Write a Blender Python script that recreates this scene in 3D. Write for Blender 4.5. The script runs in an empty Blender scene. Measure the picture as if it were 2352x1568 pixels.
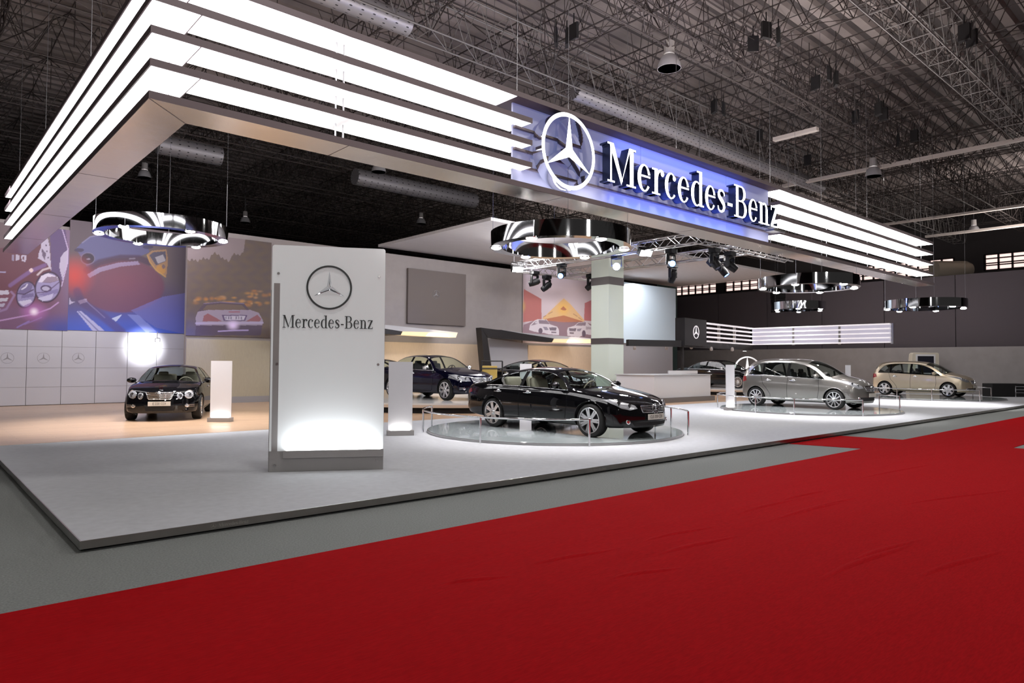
import bpy, bmesh, random
from math import *
from mathutils import Vector as V, Matrix as M
from mathutils.bvhtree import BVHTree
random.seed(11)
sc = bpy.context.scene
COL = sc.collection
PI = pi

# ------------------------------------------------------------------ camera
FPX, YAW, PITCH, ROLL, EYE = 1572.6, radians(48.295), radians(1.834), radians(0.359), 1.7
def cam_axes():
    f = V((cos(YAW)*cos(PITCH), sin(YAW)*cos(PITCH), sin(PITCH)))
    r = V((sin(YAW), -cos(YAW), 0)); u = r.cross(f)
    return cos(ROLL)*r + sin(ROLL)*u, -sin(ROLL)*r + cos(ROLL)*u, f
CR, CU, CF = cam_axes()
EYEP = V((0, 0, EYE))
cd = bpy.data.cameras.new('camera'); cam = bpy.data.objects.new('camera', cd); COL.objects.link(cam)
cd.sensor_width = 36.0; cd.lens = 36.0*FPX/2352; cd.clip_end = 500
m = M.Identity(4)
for i in range(3):
    m[i][0], m[i][1], m[i][2], m[i][3] = CR[i], CU[i], -CF[i], EYEP[i]
cam.matrix_world = m
sc.camera = cam
def ray(x, y): return (x-1176)/FPX*CR - (y-784)/FPX*CU + CF
def at_z(x, y, z): d = ray(x, y); return EYEP + d*((z-EYE)/d.z)
def at_Y(x, y, Y): d = ray(x, y); return EYEP + d*(Y/d.y)
def at_X(x, y, X): d = ray(x, y); return EYEP + d*(X/d.x)
def at_d(x, y, D): return EYEP + ray(x, y)*D
def to_px(p): d = V(p)-EYEP; z = d.dot(CF); return 1176+FPX*d.dot(CR)/z, 784-FPX*d.dot(CU)/z

# ------------------------------------------------------------------ mesh building
class MB:
    def __init__(s): s.v = []; s.f = []; s.m = []
    def add(s, vs, fs, mi=0):
        b = len(s.v); s.v += [V(p) for p in vs]
        for f in fs: s.f.append([b+i for i in f]); s.m.append(mi)
        return s
    def obox(s, c, ax, h, mi=0):
        c = V(c); a, b, d = [V(x)*k for x, k in zip(ax, h)]
        vs = [c+i*a+j*b+k*d for i in (-1, 1) for j in (-1, 1) for k in (-1, 1)]
        return s.add(vs, [(0,1,3,2),(4,6,7,5),(0,4,5,1),(2,3,7,6),(0,2,6,4),(1,5,7,3)], mi)
    def box(s, x0, y0, z0, x1, y1, z1, mi=0):
        return s.obox(((x0+x1)/2,(y0+y1)/2,(z0+z1)/2), ((1,0,0),(0,1,0),(0,0,1)), ((x1-x0)/2,(y1-y0)/2,(z1-z0)/2), mi)
    def tube(s, pts, r, n=8, closed=False, caps=True, mi=0):
        pts = [V(p) for p in pts]; N = len(pts); vs = []; fs = []
        rs = r if isinstance(r, (list, tuple)) else [r]*N
        up = None
        for i, p in enumerate(pts):
            a = pts[(i-1) % N] if (closed or i > 0) else p
            b = pts[(i+1) % N] if (closed or i < N-1) else p
            t = (b-a).normalized()
            if up is None:
                up = V((0,0,1)) if abs(t.z) < .9 else V((1,0,0))
            s1 = t.cross(up).normalized(); u1 = s1.cross(t); up = u1
            for k in range(n):
                an = 2*PI*k/n; vs.append(p + rs[i]*(cos(an)*s1 + sin(an)*u1))
        L = N if closed else N-1
        for i in range(L):
            j = (i+1) % N
            for k in range(n):
                l = (k+1) % n; fs.append((i*n+k, j*n+k, j*n+l, i*n+l))
        if caps and not closed:
            fs.append(tuple(range(n))); fs.append(tuple((N-1)*n+k for k in reversed(range(n))))
        return s.add(vs, fs, mi)
    def rod(s, a, b, r, n=6, mi=0): return s.tube([a, b], r, n, mi=mi)
    def lathe(s, prof, mat=None, n=32, mi=0, closed=False, cap=True):
        mat = mat or M.Identity(4); vs = []; fs = []; P = len(prof)
        for k in range(n):
            an = 2*PI*k/n
            for (r, z) in prof: vs.append(mat @ V((r*cos(an), r*sin(an), z)))
        for k in range(n):
            l = (k+1) % n
            for i in range(P if closed else P-1):
                j = (i+1) % P; fs.append((k*P+i, l*P+i, l*P+j, k*P+j))
        if not closed and cap:
            if prof[0][0] > 1e-5: fs.append(tuple(k*P for k in reversed(range(n))))
            if prof[-1][0] > 1e-5: fs.append(tuple(k*P+P-1 for k in range(n)))
        return s.add(vs, fs, mi)
    def prism(s, poly, mat, d, mi=0, ms=None):
        # poly in local xy, extruded from z=0 (front, mi) to z=-d (sides ms)
        n = len(poly); ms = mi if ms is None else ms
        A = sum(poly[i][0]*poly[(i+1)%n][1]-poly[(i+1)%n][0]*poly[i][1] for i in range(n))
        if A < 0: poly = poly[::-1]
        vs = [mat @ V((x, y, 0)) for x, y in poly] + [mat @ V((x, y, -d)) for x, y in poly]
        s.add(vs, [tuple(range(n))], mi)
        b = len(s.v)-2*n
        for i in range(n):
            j = (i+1) % n; s.f.append([b+i, b+n+i, b+n+j, b+j]); s.m.append(ms)
        s.f.append([b+n+i for i in reversed(range(n))]); s.m.append(ms)
        return s

def wloc(o):
    p = V((0,0,0))
    while o is not None: p += o.location; o = o.parent
    return p
def obj(name, mb, mats, parent=None, smooth=None, bevel=0, world=True, loc=None):
    me = bpy.data.meshes.new(name)
    sh = V((0,0,0))
    if parent is not None and world: sh = wloc(parent)
    if parent is None and loc is not None: sh = V(loc)
    me.from_pydata([tuple(p-sh) for p in mb.v], [], mb.f)
    if not isinstance(mats, (list, tuple)): mats = [mats]
    for x in mats: me.materials.append(x)
    if len(mats) > 1:
        for p, i in zip(me.polygons, mb.m): p.material_index = i
    if smooth is not None:
        for p in me.polygons: p.use_smooth = True
        me.set_sharp_from_angle(angle=radians(smooth))
    me.update()
    o = bpy.data.objects.new(name, me); COL.objects.link(o)
    if parent is not None: o.parent = parent
    elif loc is not None: o.location = loc
    if bevel:
        b = o.modifiers.new('bevel', 'BEVEL'); b.width = bevel; b.segments = 2; b.limit_method = 'ANGLE'
    return o
def tag(o, label=None, cat=None, group=None, kind=None):
    if label: o['label'] = label
    if cat: o['category'] = cat
    if group: o['group'] = group
    if kind: o['kind'] = kind
    return o
def thing(name, loc, label, cat, group=None, rz=0):
    o = bpy.data.objects.new(name, None); COL.objects.link(o)
    o.location = loc; o.rotation_euler = (0,0,rz); o.empty_display_size = .2
    return tag(o, label, cat, group)
def dup_tree(o, parent=None):
    c = o.copy(); COL.objects.link(c)
    if parent is not None: c.parent = parent
    for ch in [x for x in bpy.data.objects if x.parent == o]: dup_tree(ch, c)
    return c
def single(name, mb, mats, loc, label, cat, group=None, **k):
    return tag(obj(name, mb, mats, None, loc=loc, **k), label, cat, group)
def struct(name, mb, mats, **k):
    return tag(obj(name, mb, mats, None, **k), kind='structure')

# ------------------------------------------------------------------ materials
MT = {}
def mat(name, col, rough=.5, metal=0., emit=None, es=0., coat=0., alpha=1., noise=None, bump=None, spec=None, stretch=(1,1,1)):
    if name in MT: return MT[name]
    mt = bpy.data.materials.new(name); mt.use_nodes = True
    nt = mt.node_tree; b = nt.nodes['Principled BSDF']
    b.inputs['Base Color'].default_value = (*col, 1); b.inputs['Roughness'].default_value = rough
    b.inputs['Metallic'].default_value = metal
    if coat: b.inputs['Coat Weight'].default_value = coat; b.inputs['Coat Roughness'].default_value = .03
    if spec is not None: b.inputs['Specular IOR Level'].default_value = spec
    if emit: b.inputs['Emission Color'].default_value = (*emit, 1); b.inputs['Emission Strength'].default_value = es
    if noise or bump:
        tc = nt.nodes.new('ShaderNodeTexCoord'); mp = nt.nodes.new('ShaderNodeMapping')
        mp.inputs['Scale'].default_value = stretch
        nt.links.new(tc.outputs['Object'], mp.inputs['Vector'])
    if noise:       # (scale, amount): base colour varies between two tones
        n = nt.nodes.new('ShaderNodeTexNoise'); n.inputs['Scale'].default_value = noise[0]; n.inputs['Detail'].default_value = 6
        nt.links.new(mp.outputs['Vector'], n.inputs['Vector'])
        r = nt.nodes.new('ShaderNodeValToRGB')
        r.color_ramp.elements[0].position = .3; r.color_ramp.elements[1].position = .7
        r.color_ramp.elements[0].color = (*[c*(1-noise[1]) for c in col], 1)
        r.color_ramp.elements[1].color = (*[min(1, c*(1+noise[1])) for c in col], 1)
        nt.links.new(n.outputs['Fac'], r.inputs['Fac']); nt.links.new(r.outputs['Color'], b.inputs['Base Color'])
    if bump:        # (scale, strength)
        n = nt.nodes.new('ShaderNodeTexNoise'); n.inputs['Scale'].default_value = bump[0]; n.inputs['Detail'].default_value = 4
        nt.links.new(mp.outputs['Vector'], n.inputs['Vector'])
        bp = nt.nodes.new('ShaderNodeBump'); bp.inputs['Strength'].default_value = bump[1]; bp.inputs['Distance'].default_value = .02
        nt.links.new(n.outputs['Fac'], bp.inputs['Height']); nt.links.new(bp.outputs['Normal'], b.inputs['Normal'])
    MT[name] = mt; return mt
def glass(name, tint, refl=.05, rough=.0):
    if name in MT: return MT[name]
    mt = bpy.data.materials.new(name); mt.use_nodes = True; nt = mt.node_tree
    nt.nodes.remove(nt.nodes['Principled BSDF']); out = nt.nodes['Material Output']
    t = nt.nodes.new('ShaderNodeBsdfTransparent'); t.inputs['Color'].default_value = (*tint, 1)
    g = nt.nodes.new('ShaderNodeBsdfGlossy'); g.inputs['Roughness'].default_value = rough
    fr = nt.nodes.new('ShaderNodeFresnel'); ge = nt.nodes.new('ShaderNodeNewGeometry'); ma = nt.nodes.new('ShaderNodeMath'); ma.operation = 'MULTIPLY_ADD'
    ma.inputs[1].default_value = -(1.5-1/1.5); ma.inputs[2].default_value = 1.5      # same reflectance from both faces of the pane
    nt.links.new(ge.outputs['Backfacing'], ma.inputs[0]); nt.links.new(ma.outputs[0], fr.inputs['IOR'])
    mx = nt.nodes.new('ShaderNodeMixShader')
    nt.links.new(fr.outputs[0], mx.inputs[0]); nt.links.new(t.outputs[0], mx.inputs[1]); nt.links.new(g.outputs[0], mx.inputs[2])
    nt.links.new(mx.outputs[0], out.inputs['Surface']); MT[name] = mt; return mt
def attr_mat(name, attr, rough=.5):
    mt = bpy.data.materials.new(name); mt.use_nodes = True; nt = mt.node_tree
    a = nt.nodes.new('ShaderNodeAttribute'); a.attribute_name = attr
    b = nt.nodes['Principled BSDF']; b.inputs['Roughness'].default_value = rough
    nt.links.new(a.outputs['Color'], b.inputs['Base Color']); return mt
def lin(r, g, b): return tuple(((c/255)/12.92 if c <= 10 else (((c/255)+.055)/1.055)**2.4) for c in (r, g, b))

def area(name, loc, tgt, sx, sy, power, col=(1,1,1), spread=None):
    l = bpy.data.lights.new(name, 'AREA'); l.shape = 'RECTANGLE'; l.size = sx; l.size_y = sy; l.energy = power; l.color = col
    if spread: l.spread = radians(spread)
    o = bpy.data.objects.new(name, l); COL.objects.link(o); o.location = loc
    o.rotation_euler = (V(tgt)-V(loc)).to_track_quat('-Z', 'Y').to_euler(); return o
def spot(name, loc, tgt, power, ang, col=(1,1,1), blend=.6, r=.05):
    l = bpy.data.lights.new(name, 'SPOT'); l.energy = power; l.spot_size = radians(ang); l.spot_blend = blend; l.color = col; l.shadow_soft_size = r
    o = bpy.data.objects.new(name, l); COL.objects.link(o); o.location = loc
    o.rotation_euler = (V(tgt)-V(loc)).to_track_quat('-Z', 'Y').to_euler(); return o

# common materials
M_white = mat('white_paint', (.75,.75,.76), .4)
M_chrome = mat('chrome', (.85,.86,.88), .06, 1)
M_mirror = mat('polished_steel', (.50,.51,.53), .05, 1)
M_steel = mat('brushed_steel', (.42,.41,.41), .3, 1)
M_black = mat('black_plastic', (.008,.008,.009), .4, spec=.25)
M_matte = mat('matte_black', (.012,.011,.012), .9)
M_alu = mat('truss_aluminium', (.6,.6,.62), .35, 1)
M_cable = mat('steel_cable', (.3,.3,.32), .4, 1)

# ------------------------------------------------------------------ logo star and lettering (2d pieces)
def ell(cx, cy, rx, ry, a0, a1, n=20):
    return [(cx+rx*cos(radians(a0+(a1-a0)*i/n)), cy+ry*sin(radians(a0+(a1-a0)*i/n))) for i in range(n+1)]
def ringseg(cx, cy, ro, ri, a0, a1, n=18, off=(0,0)):
    # list of quads between outer ellipse ro and inner ellipse ri (inner may be shifted)
    o = ell(cx, cy, ro[0], ro[1], a0, a1, n); i = ell(cx+off[0], cy+off[1], ri[0], ri[1], a0, a1, n)
    return o + i[::-1]
def full_ring(cx, cy, ro, ri, n=40):
    h = [ringseg(cx, cy, ro, ri, 0, 180, n//2), ringseg(cx, cy, ro, ri, 180, 360, n//2)]; return h
def rect(x0, y0, x1, y1): return [(x0,y0),(x1,y0),(x1,y1),(x0,y1)]
def star_points(R, core=.155):
    ps = []
    for k in range(3):
        a = radians(90+120*k); b = a+radians(60)
        ps += [(R*cos(a), R*sin(a)), (core*R*cos(b), core*R*sin(b))]
    return ps
def star_pieces(R, w=.09):
    return full_ring(0, 0, (R, R), (R*(1-w), R*(1-w)), 64) + [star_points(R*(1-w*.4))]
def star_3d(mb, mt, R, d, w=.09, mi=0, ms=0, ridge=0):
    for p in full_ring(0, 0, (R, R), (R*(1-w), R*(1-w)), 64): mb.prism(p, mt, d, mi, ms)
    sp = star_points(R*(1-w*.4))
    if ridge:
        vs = [mt @ V((x, y, -ridge*.6)) for x, y in sp] + [mt @ V((0,0,ridge*.4))]
        mb.add(vs, [(i, (i+1) % 6, 6) for i in range(6)], mi)
    else: mb.prism(sp, mt, d, mi, ms)
def glyphs():
    # cap height 1; x-height .70; slender high-contrast serif face
    G = {}; T = .135; h = .045; X = .70
    def sf(x, y, w=.13, up=True): return rect(x-w, y if up else y-h, x+w, y+h if up else y)
    G['M'] = (1.06, [rect(.10,0,.155,1), rect(.83,0,.83+T,1), [(.06,1),(.22,1),(.56,.10),(.50,0)], [(.50,0),(.56,.16),(.86,1),(.80,1)],
                     rect(0,0,.26,h), rect(.70,0,1.06,h), rect(0,1-h,.2,1), rect(.82,1-h,1.06,1)])
    G['e'] = (.56, [ringseg(.28,.35,(.26,.365),(.145,.325),18,180,20,(.02,0)), ringseg(.28,.35,(.26,.365),(.145,.325),180,325,20,(.02,0)), rect(.12,.375,.525,.425)])
    G['r'] = (.47, [rect(.10,0,.10+T,X), rect(0,0,.34,h), rect(0,X-h,.2,X), ringseg(.37,.42,(.22,.29),(.13,.22),60,170,12), ell(.43,.60,.07,.075,0,360,16)])
    G['c'] = (.52, [ringseg(.28,.35,(.26,.365),(.145,.325),45,180,18,(.02,0)), ringseg(.28,.35,(.26,.365),(.145,.325),180,318,18,(.02,0)), ell(.43,.575,.065,.07,0,360,16)])
    G['d'] = (.63, [ringseg(.28,.35,(.26,.365),(.145,.325),60,180,18,(.02,0)), ringseg(.28,.35,(.26,.365),(.145,.325),180,300,18,(.02,0)), rect(.41,.0,.41+T,1.02), rect(.30,1.02-h,.5,1.02), rect(.45,0,.63,h)])
    def srib(pts):
        L = []; R_ = []
        for i, (x, y, w) in enumerate(pts):
            a = pts[max(0,i-1)]; b = pts[min(len(pts)-1,i+1)]
            tx, ty = b[0]-a[0], b[1]-a[1]; l = hypot(tx, ty) or 1
            L.append((x-ty/l*w/2, y+tx/l*w/2)); R_.append((x+ty/l*w/2, y-tx/l*w/2))
        return [[L[i], L[i+1], R_[i+1], R_[i]] for i in range(len(L)-1)]
    G['s'] = (.46, srib([(.385,.52,.05),(.37,.61,.055),(.30,.665,.06),(.22,.675,.065),(.13,.64,.09),(.095,.56,.12),(.12,.48,.135),(.20,.41,.14),(.28,.345,.14),(.355,.27,.135),(.38,.18,.12),(.34,.085,.09),(.25,.03,.065),(.16,.03,.06),(.08,.085,.055),(.06,.19,.05)]))
    G['-'] = (.36, [rect(.05,.27,.31,.36)])
    G['B'] = (.74, [rect(.10,0,.10+T,1), rect(0,0,.3,h), rect(0,1-h,.3,1),
                    rect(.2,1-h,.42,1), rect(.2,.50,.44,.50+h), rect(.2,0,.44,h),
                    ringseg(.40,.76,(.24,.24),(.11,.195),-90,90,16), ringseg(.42,.272,(.28,.272),(.145,.228),-90,90,16)])
    G['n'] = (.66, [rect(.09,0,.09+T,X), rect(0,0,.31,h), rect(0,X-h,.18,X), ringseg(.345,.44,(.21,.275),(.09,.215),0,125,14), rect(.42,0,.42+T,.45), rect(.34,0,.66,h)])
    G['z'] = (.52, [rect(.05,X-.05,.48,X), rect(.03,0,.48,.05), [(.03,.05),(.18,.05),(.48,X-.05),(.33,X-.05)], rect(.05,.55,.09,X), rect(.44,0,.48,.16)])
    return G
GL = glyphs()
def word_layout(word, height, gap=.045):
    x = 0; out = []
    for ch in word:
        w, ps = GL[ch]; out.append((ch, x*height, [[((px+x)*height, py*height) for px, py in p] for p in ps])); x += w+gap
    return out, (x-gap)*height
WORD = ''.join(('M','e','r','c','e','d','e','s','-','B','e','n','z'))
def frame_mat(o, xa, ya):
    o, xa, ya = V(o), V(xa).normalized(), V(ya).normalized(); za = xa.cross(ya)
    m = M.Identity(4)
    for i in range(3): m[i][0], m[i][1], m[i][2], m[i][3] = xa[i], ya[i], za[i], o[i]
    return m

# ------------------------------------------------------------------ hall shell
M_hall = mat('grey_hall_carpet', (.245,.26,.25), .95, noise=(60,.22), bump=(300,.25))
struct('floor', MB().box(-30,-25,-.2,75,80,0), M_hall)
M_red = mat('red_carpet', (.40,.005,.008), 1., spec=.05, noise=(45,.15), bump=(1.1,.9), stretch=(.35,2.2,1))
rp = [(-25,5.72),(14.7,5.72),(14.35,7.09),(16.95,7.09),(17.2,5.80),(45.9,5.95),(45.9,3.9),(17.35,3.75),(17.35,-24),(-25,-24)]
rc = MB().prism(rp, M.Translation((0,0,.008)), .007)
for a, b in (((1480,1242),(1640,1206)),((1500,1277),(1700,1226)),((1690,1182),(1830,1142)),((1750,1202),(1990,1132)),((1790,1152),(1900,1122)),((1950,1292),(2120,1232)),((1200,1302),(1420,1256)),
             ((2050,1162),(2330,1122)),((1880,1332),(2100,1242)),((1960,1102),(2150,1062)),((1830,1182),(1930,1150)),((1400,1330),(1560,1300)),((2100,1330),(2300,1260)),((1000,1345),(1180,1318))):
    p, q = at_z(*a, .008), at_z(*b, .008); d = q-p; s = V((-d.y,d.x,0)).normalized(); n = 14; w = .05; vs = []   # low creases in the cloth
    for i in range(n+1):
        t = i/n; k = sin(PI*t)
        for u, h in ((-1,-.002),(-.45,.55),(0,1),(.45,.55),(1,-.002)): vs.append(p+d*t+s*(w*u*(.4+.6*k)+.03*sin(5*t))+V((0,0,.012*h*k)))
    rc.add(vs, [(5*i+j,5*i+j+5,5*i+j+6,5*i+j+1) for i in range(n) for j in range(4)])
single('red_carpet', rc, M_red, (5,2,.001), 'wide bright red aisle carpet lying on the grey hall floor in front of the stand', 'carpet', smooth=35)

# roof deck of ribbed sheet
rb = MB(); ys = []
y = -22.0; k = 0
while y < 80:
    ys += [(y, 0), (y+.30, 0), (y+.38, .14), (y+.62, .14)]; y += .70
n = len(ys)
for x in (-28, 76):
    rb.v += [V((x, yy, 13.8+zz)) for yy, zz in ys]
for i in range(n-1): rb.f.append([i, n+i, n+i+1, i+1]); rb.m.append(0 if i % 4 != 2 else 1)
M_deck = mat('roof_sheet', (.26,.225,.215), .75, noise=(.35,.35))
M_groove = mat('roof_sheet_groove', (.07,.06,.06), .8)
struct('ceiling', rb, [M_deck, M_groove])

# space-frame girders under the deck
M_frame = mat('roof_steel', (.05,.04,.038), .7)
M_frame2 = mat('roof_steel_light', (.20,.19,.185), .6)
def girder(L, w, h, pitch, rc, rw):
    g = MB(); n = int(L/pitch); L = n*pitch
    for s in (-w/2, w/2):
        g.rod((0,s,0), (L,s,0), rc, 5); g.rod((0,s,h), (L,s,h), rc, 5)
    for i in range(n+1):
        x = i*pitch
        g.rod((x,-w/2,0), (x,w/2,0), rw, 4)
        if i < n:
            for s in (-w/2, w/2):
                g.rod((x,s,0), (x+pitch/2,s,h), rw, 4); g.rod((x+pitch/2,s,h), (x+pitch,s,0), rw, 4)
            g.rod((x,-w/2,0), (x+pitch,w/2,0), rw*.8, 3); g.rod((x+pitch/2,-w/2,h), (x+pitch/2,w/2,h), rw, 4)
            if i % 2 == 0: g.rod((x,0,h*.5), (x,0,h+1.25), rw, 4)
    return g
def girders():
    P = 4.65
    a = obj('roof_girder', girder(100, .8, 1.35, 1.16, .028, .015), M_frame); a.location = (-24, 6.7-P*3, 11)
    tag(a, 'dark steel lattice girder spanning the hall under the ribbed roof', 'roof girder', 'roof girders along the hall')
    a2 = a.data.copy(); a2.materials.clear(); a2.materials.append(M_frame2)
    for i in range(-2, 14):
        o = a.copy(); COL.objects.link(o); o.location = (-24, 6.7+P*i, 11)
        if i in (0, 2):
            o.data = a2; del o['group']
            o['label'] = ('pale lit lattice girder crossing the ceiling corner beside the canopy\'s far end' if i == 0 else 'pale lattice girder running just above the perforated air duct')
    b = obj('roof_cross_girder', girder(100, .7, 1.35, 1.16, .026, .015), M_frame); b.location = (20.3-P*6, -22, 11.9); b.rotation_euler = (0,0,PI/2)
    tag(b, 'dark steel lattice cross girder under the ribbed roof sheets', 'roof girder', 'roof girders across the hall')
    for i in range(-5, 11):
        o = b.copy(); COL.objects.link(o); o.location = (20.3+P*i, -22, 11.9)
    # sloping web braces of the space frame, one fan per row
    def fan():
        g = MB(); r = .018
        for j in range(21):
            y = j*P
            c = V((0, y, 0))
            for sx in (-1, 1):
                for sy in (-1, 1): g.rod(c, (sx*P/2, y+sy*P/2, 2.7), r, 4)
                g.rod(c, (sx*P/4, y, 2.2), r*.8, 4); g.rod((0,y+sx*P/4,2.2), c, r*.8, 4)
            for q in range(9):
                g.rod((random.uniform(-P/2,P/2), y+random.uniform(-P/2,P/2), 2.6), (random.uniform(-1.2,1.2), y+random.uniform(-1.2,1.2), .6), r*.7, 4)
            g.rod((-P/2, y+P/2, 2.7), (P/2, y+P/2, 2.7), r, 4); g.rod((P/2, y-P/2, 2.7), (P/2, y+P/2, 2.7), r, 4)
        return g
    c = obj('roof_brace_row', fan(), M_frame); c.location = (20.3-P*5, 6.7-P*5, 11)
    tag(c, 'row of thin dark sloping braces between the roof girders', 'roof brace', 'roof brace rows')
    for i in range(-4, 12):
        o = c.copy(); COL.objects.link(o); o.location = (20.3+P*i, 6.7-P*5, 11)
girders()

# hall walls and windows
M_darkwall = mat('dark_hall_wall', (.035,.03,.032), .9)
struct('wall_far', MB().box(-30,62,0,75,62.3,14), M_darkwall)
struct('wall_left', MB().box(-30,-25,0,-29.7,62,14), M_darkwall)
M_glow = mat('daylight_pane', (.8,.7,.68), .5, emit=(1,.70,.64), es=1.25)
wr = MB()
wr.box(60,-25,0,60.3,62,8.8); wr.box(60,-25,10.0,60.3,62,14)
struct('wall_right', wr, M_darkwall)
M_mull = mat('window_bar', (.05,.035,.035), .6)
k = 0
for (y0, y1) in ((6,14.5),(16.5,24.0),(27.5,36.0),(37.0,47.5),(48.5,60.0)):
    k += 1
    fr = MB(); x = 60
    n = int((y1-y0)/.8)
    for i in range(n+1):
        yy = y0+(y1-y0)*i/n; fr.box(x,yy-.06,8.8,x+.15,yy+.06,10.0)
    for z in (8.8,9.15,9.3,9.65,9.95): fr.box(x,y0,z,x+.14,y1,z+.08)
    w = struct('window_%d' % k, fr, M_mull)
    obj('pane', MB().box(x+.16,y0,8.8,x+.19,y1,10.0), M_glow, w)
ye = -25.0
pw = MB()
for a, b in ((-25,6),(14.5,16.5),(24,27.5),(36,37),(47.5,48.5),(60,62)): pw.box(60,a,8.8,60.3,b,10.0)
struct('trim_1', pw, M_darkwall)

# dark drape and grey partition on the right
M_part = mat('grey_partition', (.27,.25,.245), .85, noise=(2,.06))
struct('wall_partition', MB().box(46,-3,0,46.15,61,2.82), M_part)
M_drape = mat('dark_drape', (.082,.068,.076), .9)
dr = MB()
yy = -3.0
while yy < 58:
    dr.box(46.5,yy,0,46.6,yy+3.9,7.1); yy += 3.94
struct('wall_drape', dr, M_drape)
M_teal = mat('teal_column', (.10,.16,.15), .7)
struct('wall_column', MB().box(44.6,31.6,0,45.6,32.8,8.4), M_teal)
# ------------------------------------------------------------------ stage platform
SX, SY, SZ = 1.22, 7.10, .10
M_scarpet = mat('stage_carpet', (.565,.58,.61), .95, noise=(9,.05), bump=(160,.15))
M_skirt = mat('stage_skirt_steel', (.34,.325,.31), .28, 1, noise=(3,.1))
M_etch = mat('etched_lettering', (.46,.44,.41), .6, .25)
st = thing('stage_platform', (20, 12, 0), 'low show stage with pale grey carpet, wood rear floor and steel skirt', 'stage')
obj('carpet', MB().box(SX+.012,SY+.012,.05,45.9,16.0,SZ), M_scarpet, st)
def wood_mat():
    mt = mat('pale_wood_floor', (.62,.47,.36), .3, coat=.08)
    nt = mt.node_tree; b = nt.nodes['Principled BSDF']
    tc = nt.nodes.new('ShaderNodeTexCoord'); mp = nt.nodes.new('ShaderNodeMapping'); mp.inputs['Rotation'].default_value = (0,0,0)
    br = nt.nodes.new('ShaderNodeTexBrick'); br.inputs['Scale'].default_value = 1; br.inputs['Brick Width'].default_value = 1.3; br.inputs['Row Height'].default_value = .19
    br.inputs['Mortar Size'].default_value = .003; br.inputs['Color1'].default_value = (.68,.46,.30,1); br.inputs['Color2'].default_value = (.60,.39,.245,1); br.inputs['Mortar'].default_value = (.35,.25,.18,1)
    nt.links.new(tc.outputs['Object'], mp.inputs[0]); nt.links.new(mp.outputs[0], br.inputs['Vector']); nt.links.new(br.outputs['Color'], b.inputs['Base Color']); return mt
obj('wood_floor', MB().box(SX+.012,16.0,.05,45.9,31.5,SZ), wood_mat(), st)
obj('floor_trim', MB().box(SX,15.985,.06,45.9,16.015,SZ+.004), mat('trim_wood', (.75,.6,.45), .3), st)
sk = MB()
sk.box(SX,SY,.028,45.9,SY+.012,SZ+.003); sk.box(SX,SY+.012,.028,SX+.012,31.5,SZ+.003); sk.box(SX+.05,SY+.06,0,45.8,31.4,.05,1)
skirt = obj('skirt', sk, [M_skirt, M_matte], st)
for x0 in (2.33, 5.10, 7.95, 10.8, 13.6):
    g = MB(); wm = frame_mat((x0,SY-.0005,.045), (1,0,0), (0,0,1))
    for p in star_pieces(.026, .07): g.prism([(x+.03, y+.02) for x, y in p], wm, .002)
    lay, w = word_layout(WORD, .036)
    for ch, xx, ps in lay:
        for p in ps: g.prism([(x+.085, y) for x, y in p], wm, .002)
    obj('etched_logo', g, M_etch, skirt)

# ------------------------------------------------------------------ light canopy
CX0, CX1, CY0, CY1, CZ, DZ, TH = 2.237, 31.53, 9.392, 25.96, 5.0, .425, .095
WA, WF = .62, .66         # arm width on the left, on the front
can = thing('light_canopy', (CX0, CY0, CZ), 'huge suspended canopy of glowing white slats carrying the illuminated star sign', 'light canopy')
M_edge = mat('slat_edge', (.20,.165,.175), .6, .1)
M_bot = mat('canopy_bottom_metal', (.86,.82,.78), .25, 1, bump=(1.1,.35))
M_diff = mat('glowing_diffuser', (.9,.9,.9), .4, emit=(1,.985,1), es=6)
def bay_light():
    # the tubes behind the diffuser leave dimmer joints between bays
    nt = M_diff.node_tree; b = nt.nodes['Principled BSDF']; tc = nt.nodes.new('ShaderNodeTexCoord'); sx = nt.nodes.new('ShaderNodeSeparateXYZ'); nt.links.new(tc.outputs['Object'], sx.inputs[0])
    def mth(op, a, q):
        n = nt.nodes.new('ShaderNodeMath'); n.operation = op; nt.links.new(a, n.inputs[0])
        if q is not None: n.inputs[1].default_value = q
        return n.outputs[0]
    t = mth('ABSOLUTE', mth('SUBTRACT', mth('FRACT', mth('MULTIPLY', mth('ADD', sx.outputs['X'], CX0-5.02+1.8), 1/3.6), None), .5), None)
    mr = nt.nodes.new('ShaderNodeMapRange'); mr.interpolation_type = 'SMOOTHSTEP'; nt.links.new(t, mr.inputs[0])
    mr.inputs[1].default_value = 0; mr.inputs[2].default_value = .16; mr.inputs[3].default_value = .85; mr.inputs[4].default_value = 6
    nt.links.new(mr.outputs[0], b.inputs['Emission Strength'])
bay_light()
def slab(z, fx0, fx1, arm=True):
    s = MB()
    if arm: s.prism([(CX0,CY0),(CX1,CY0),(CX1,CY0+WF),(CX0+WA,CY0+WF),(CX0+WA,CY1),(CX0,CY1)], M.Translation((0,0,z+TH)), TH)
    else: s.box(fx0,CY0,z,fx1,CY0+WF,z+TH)
    return s
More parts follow.
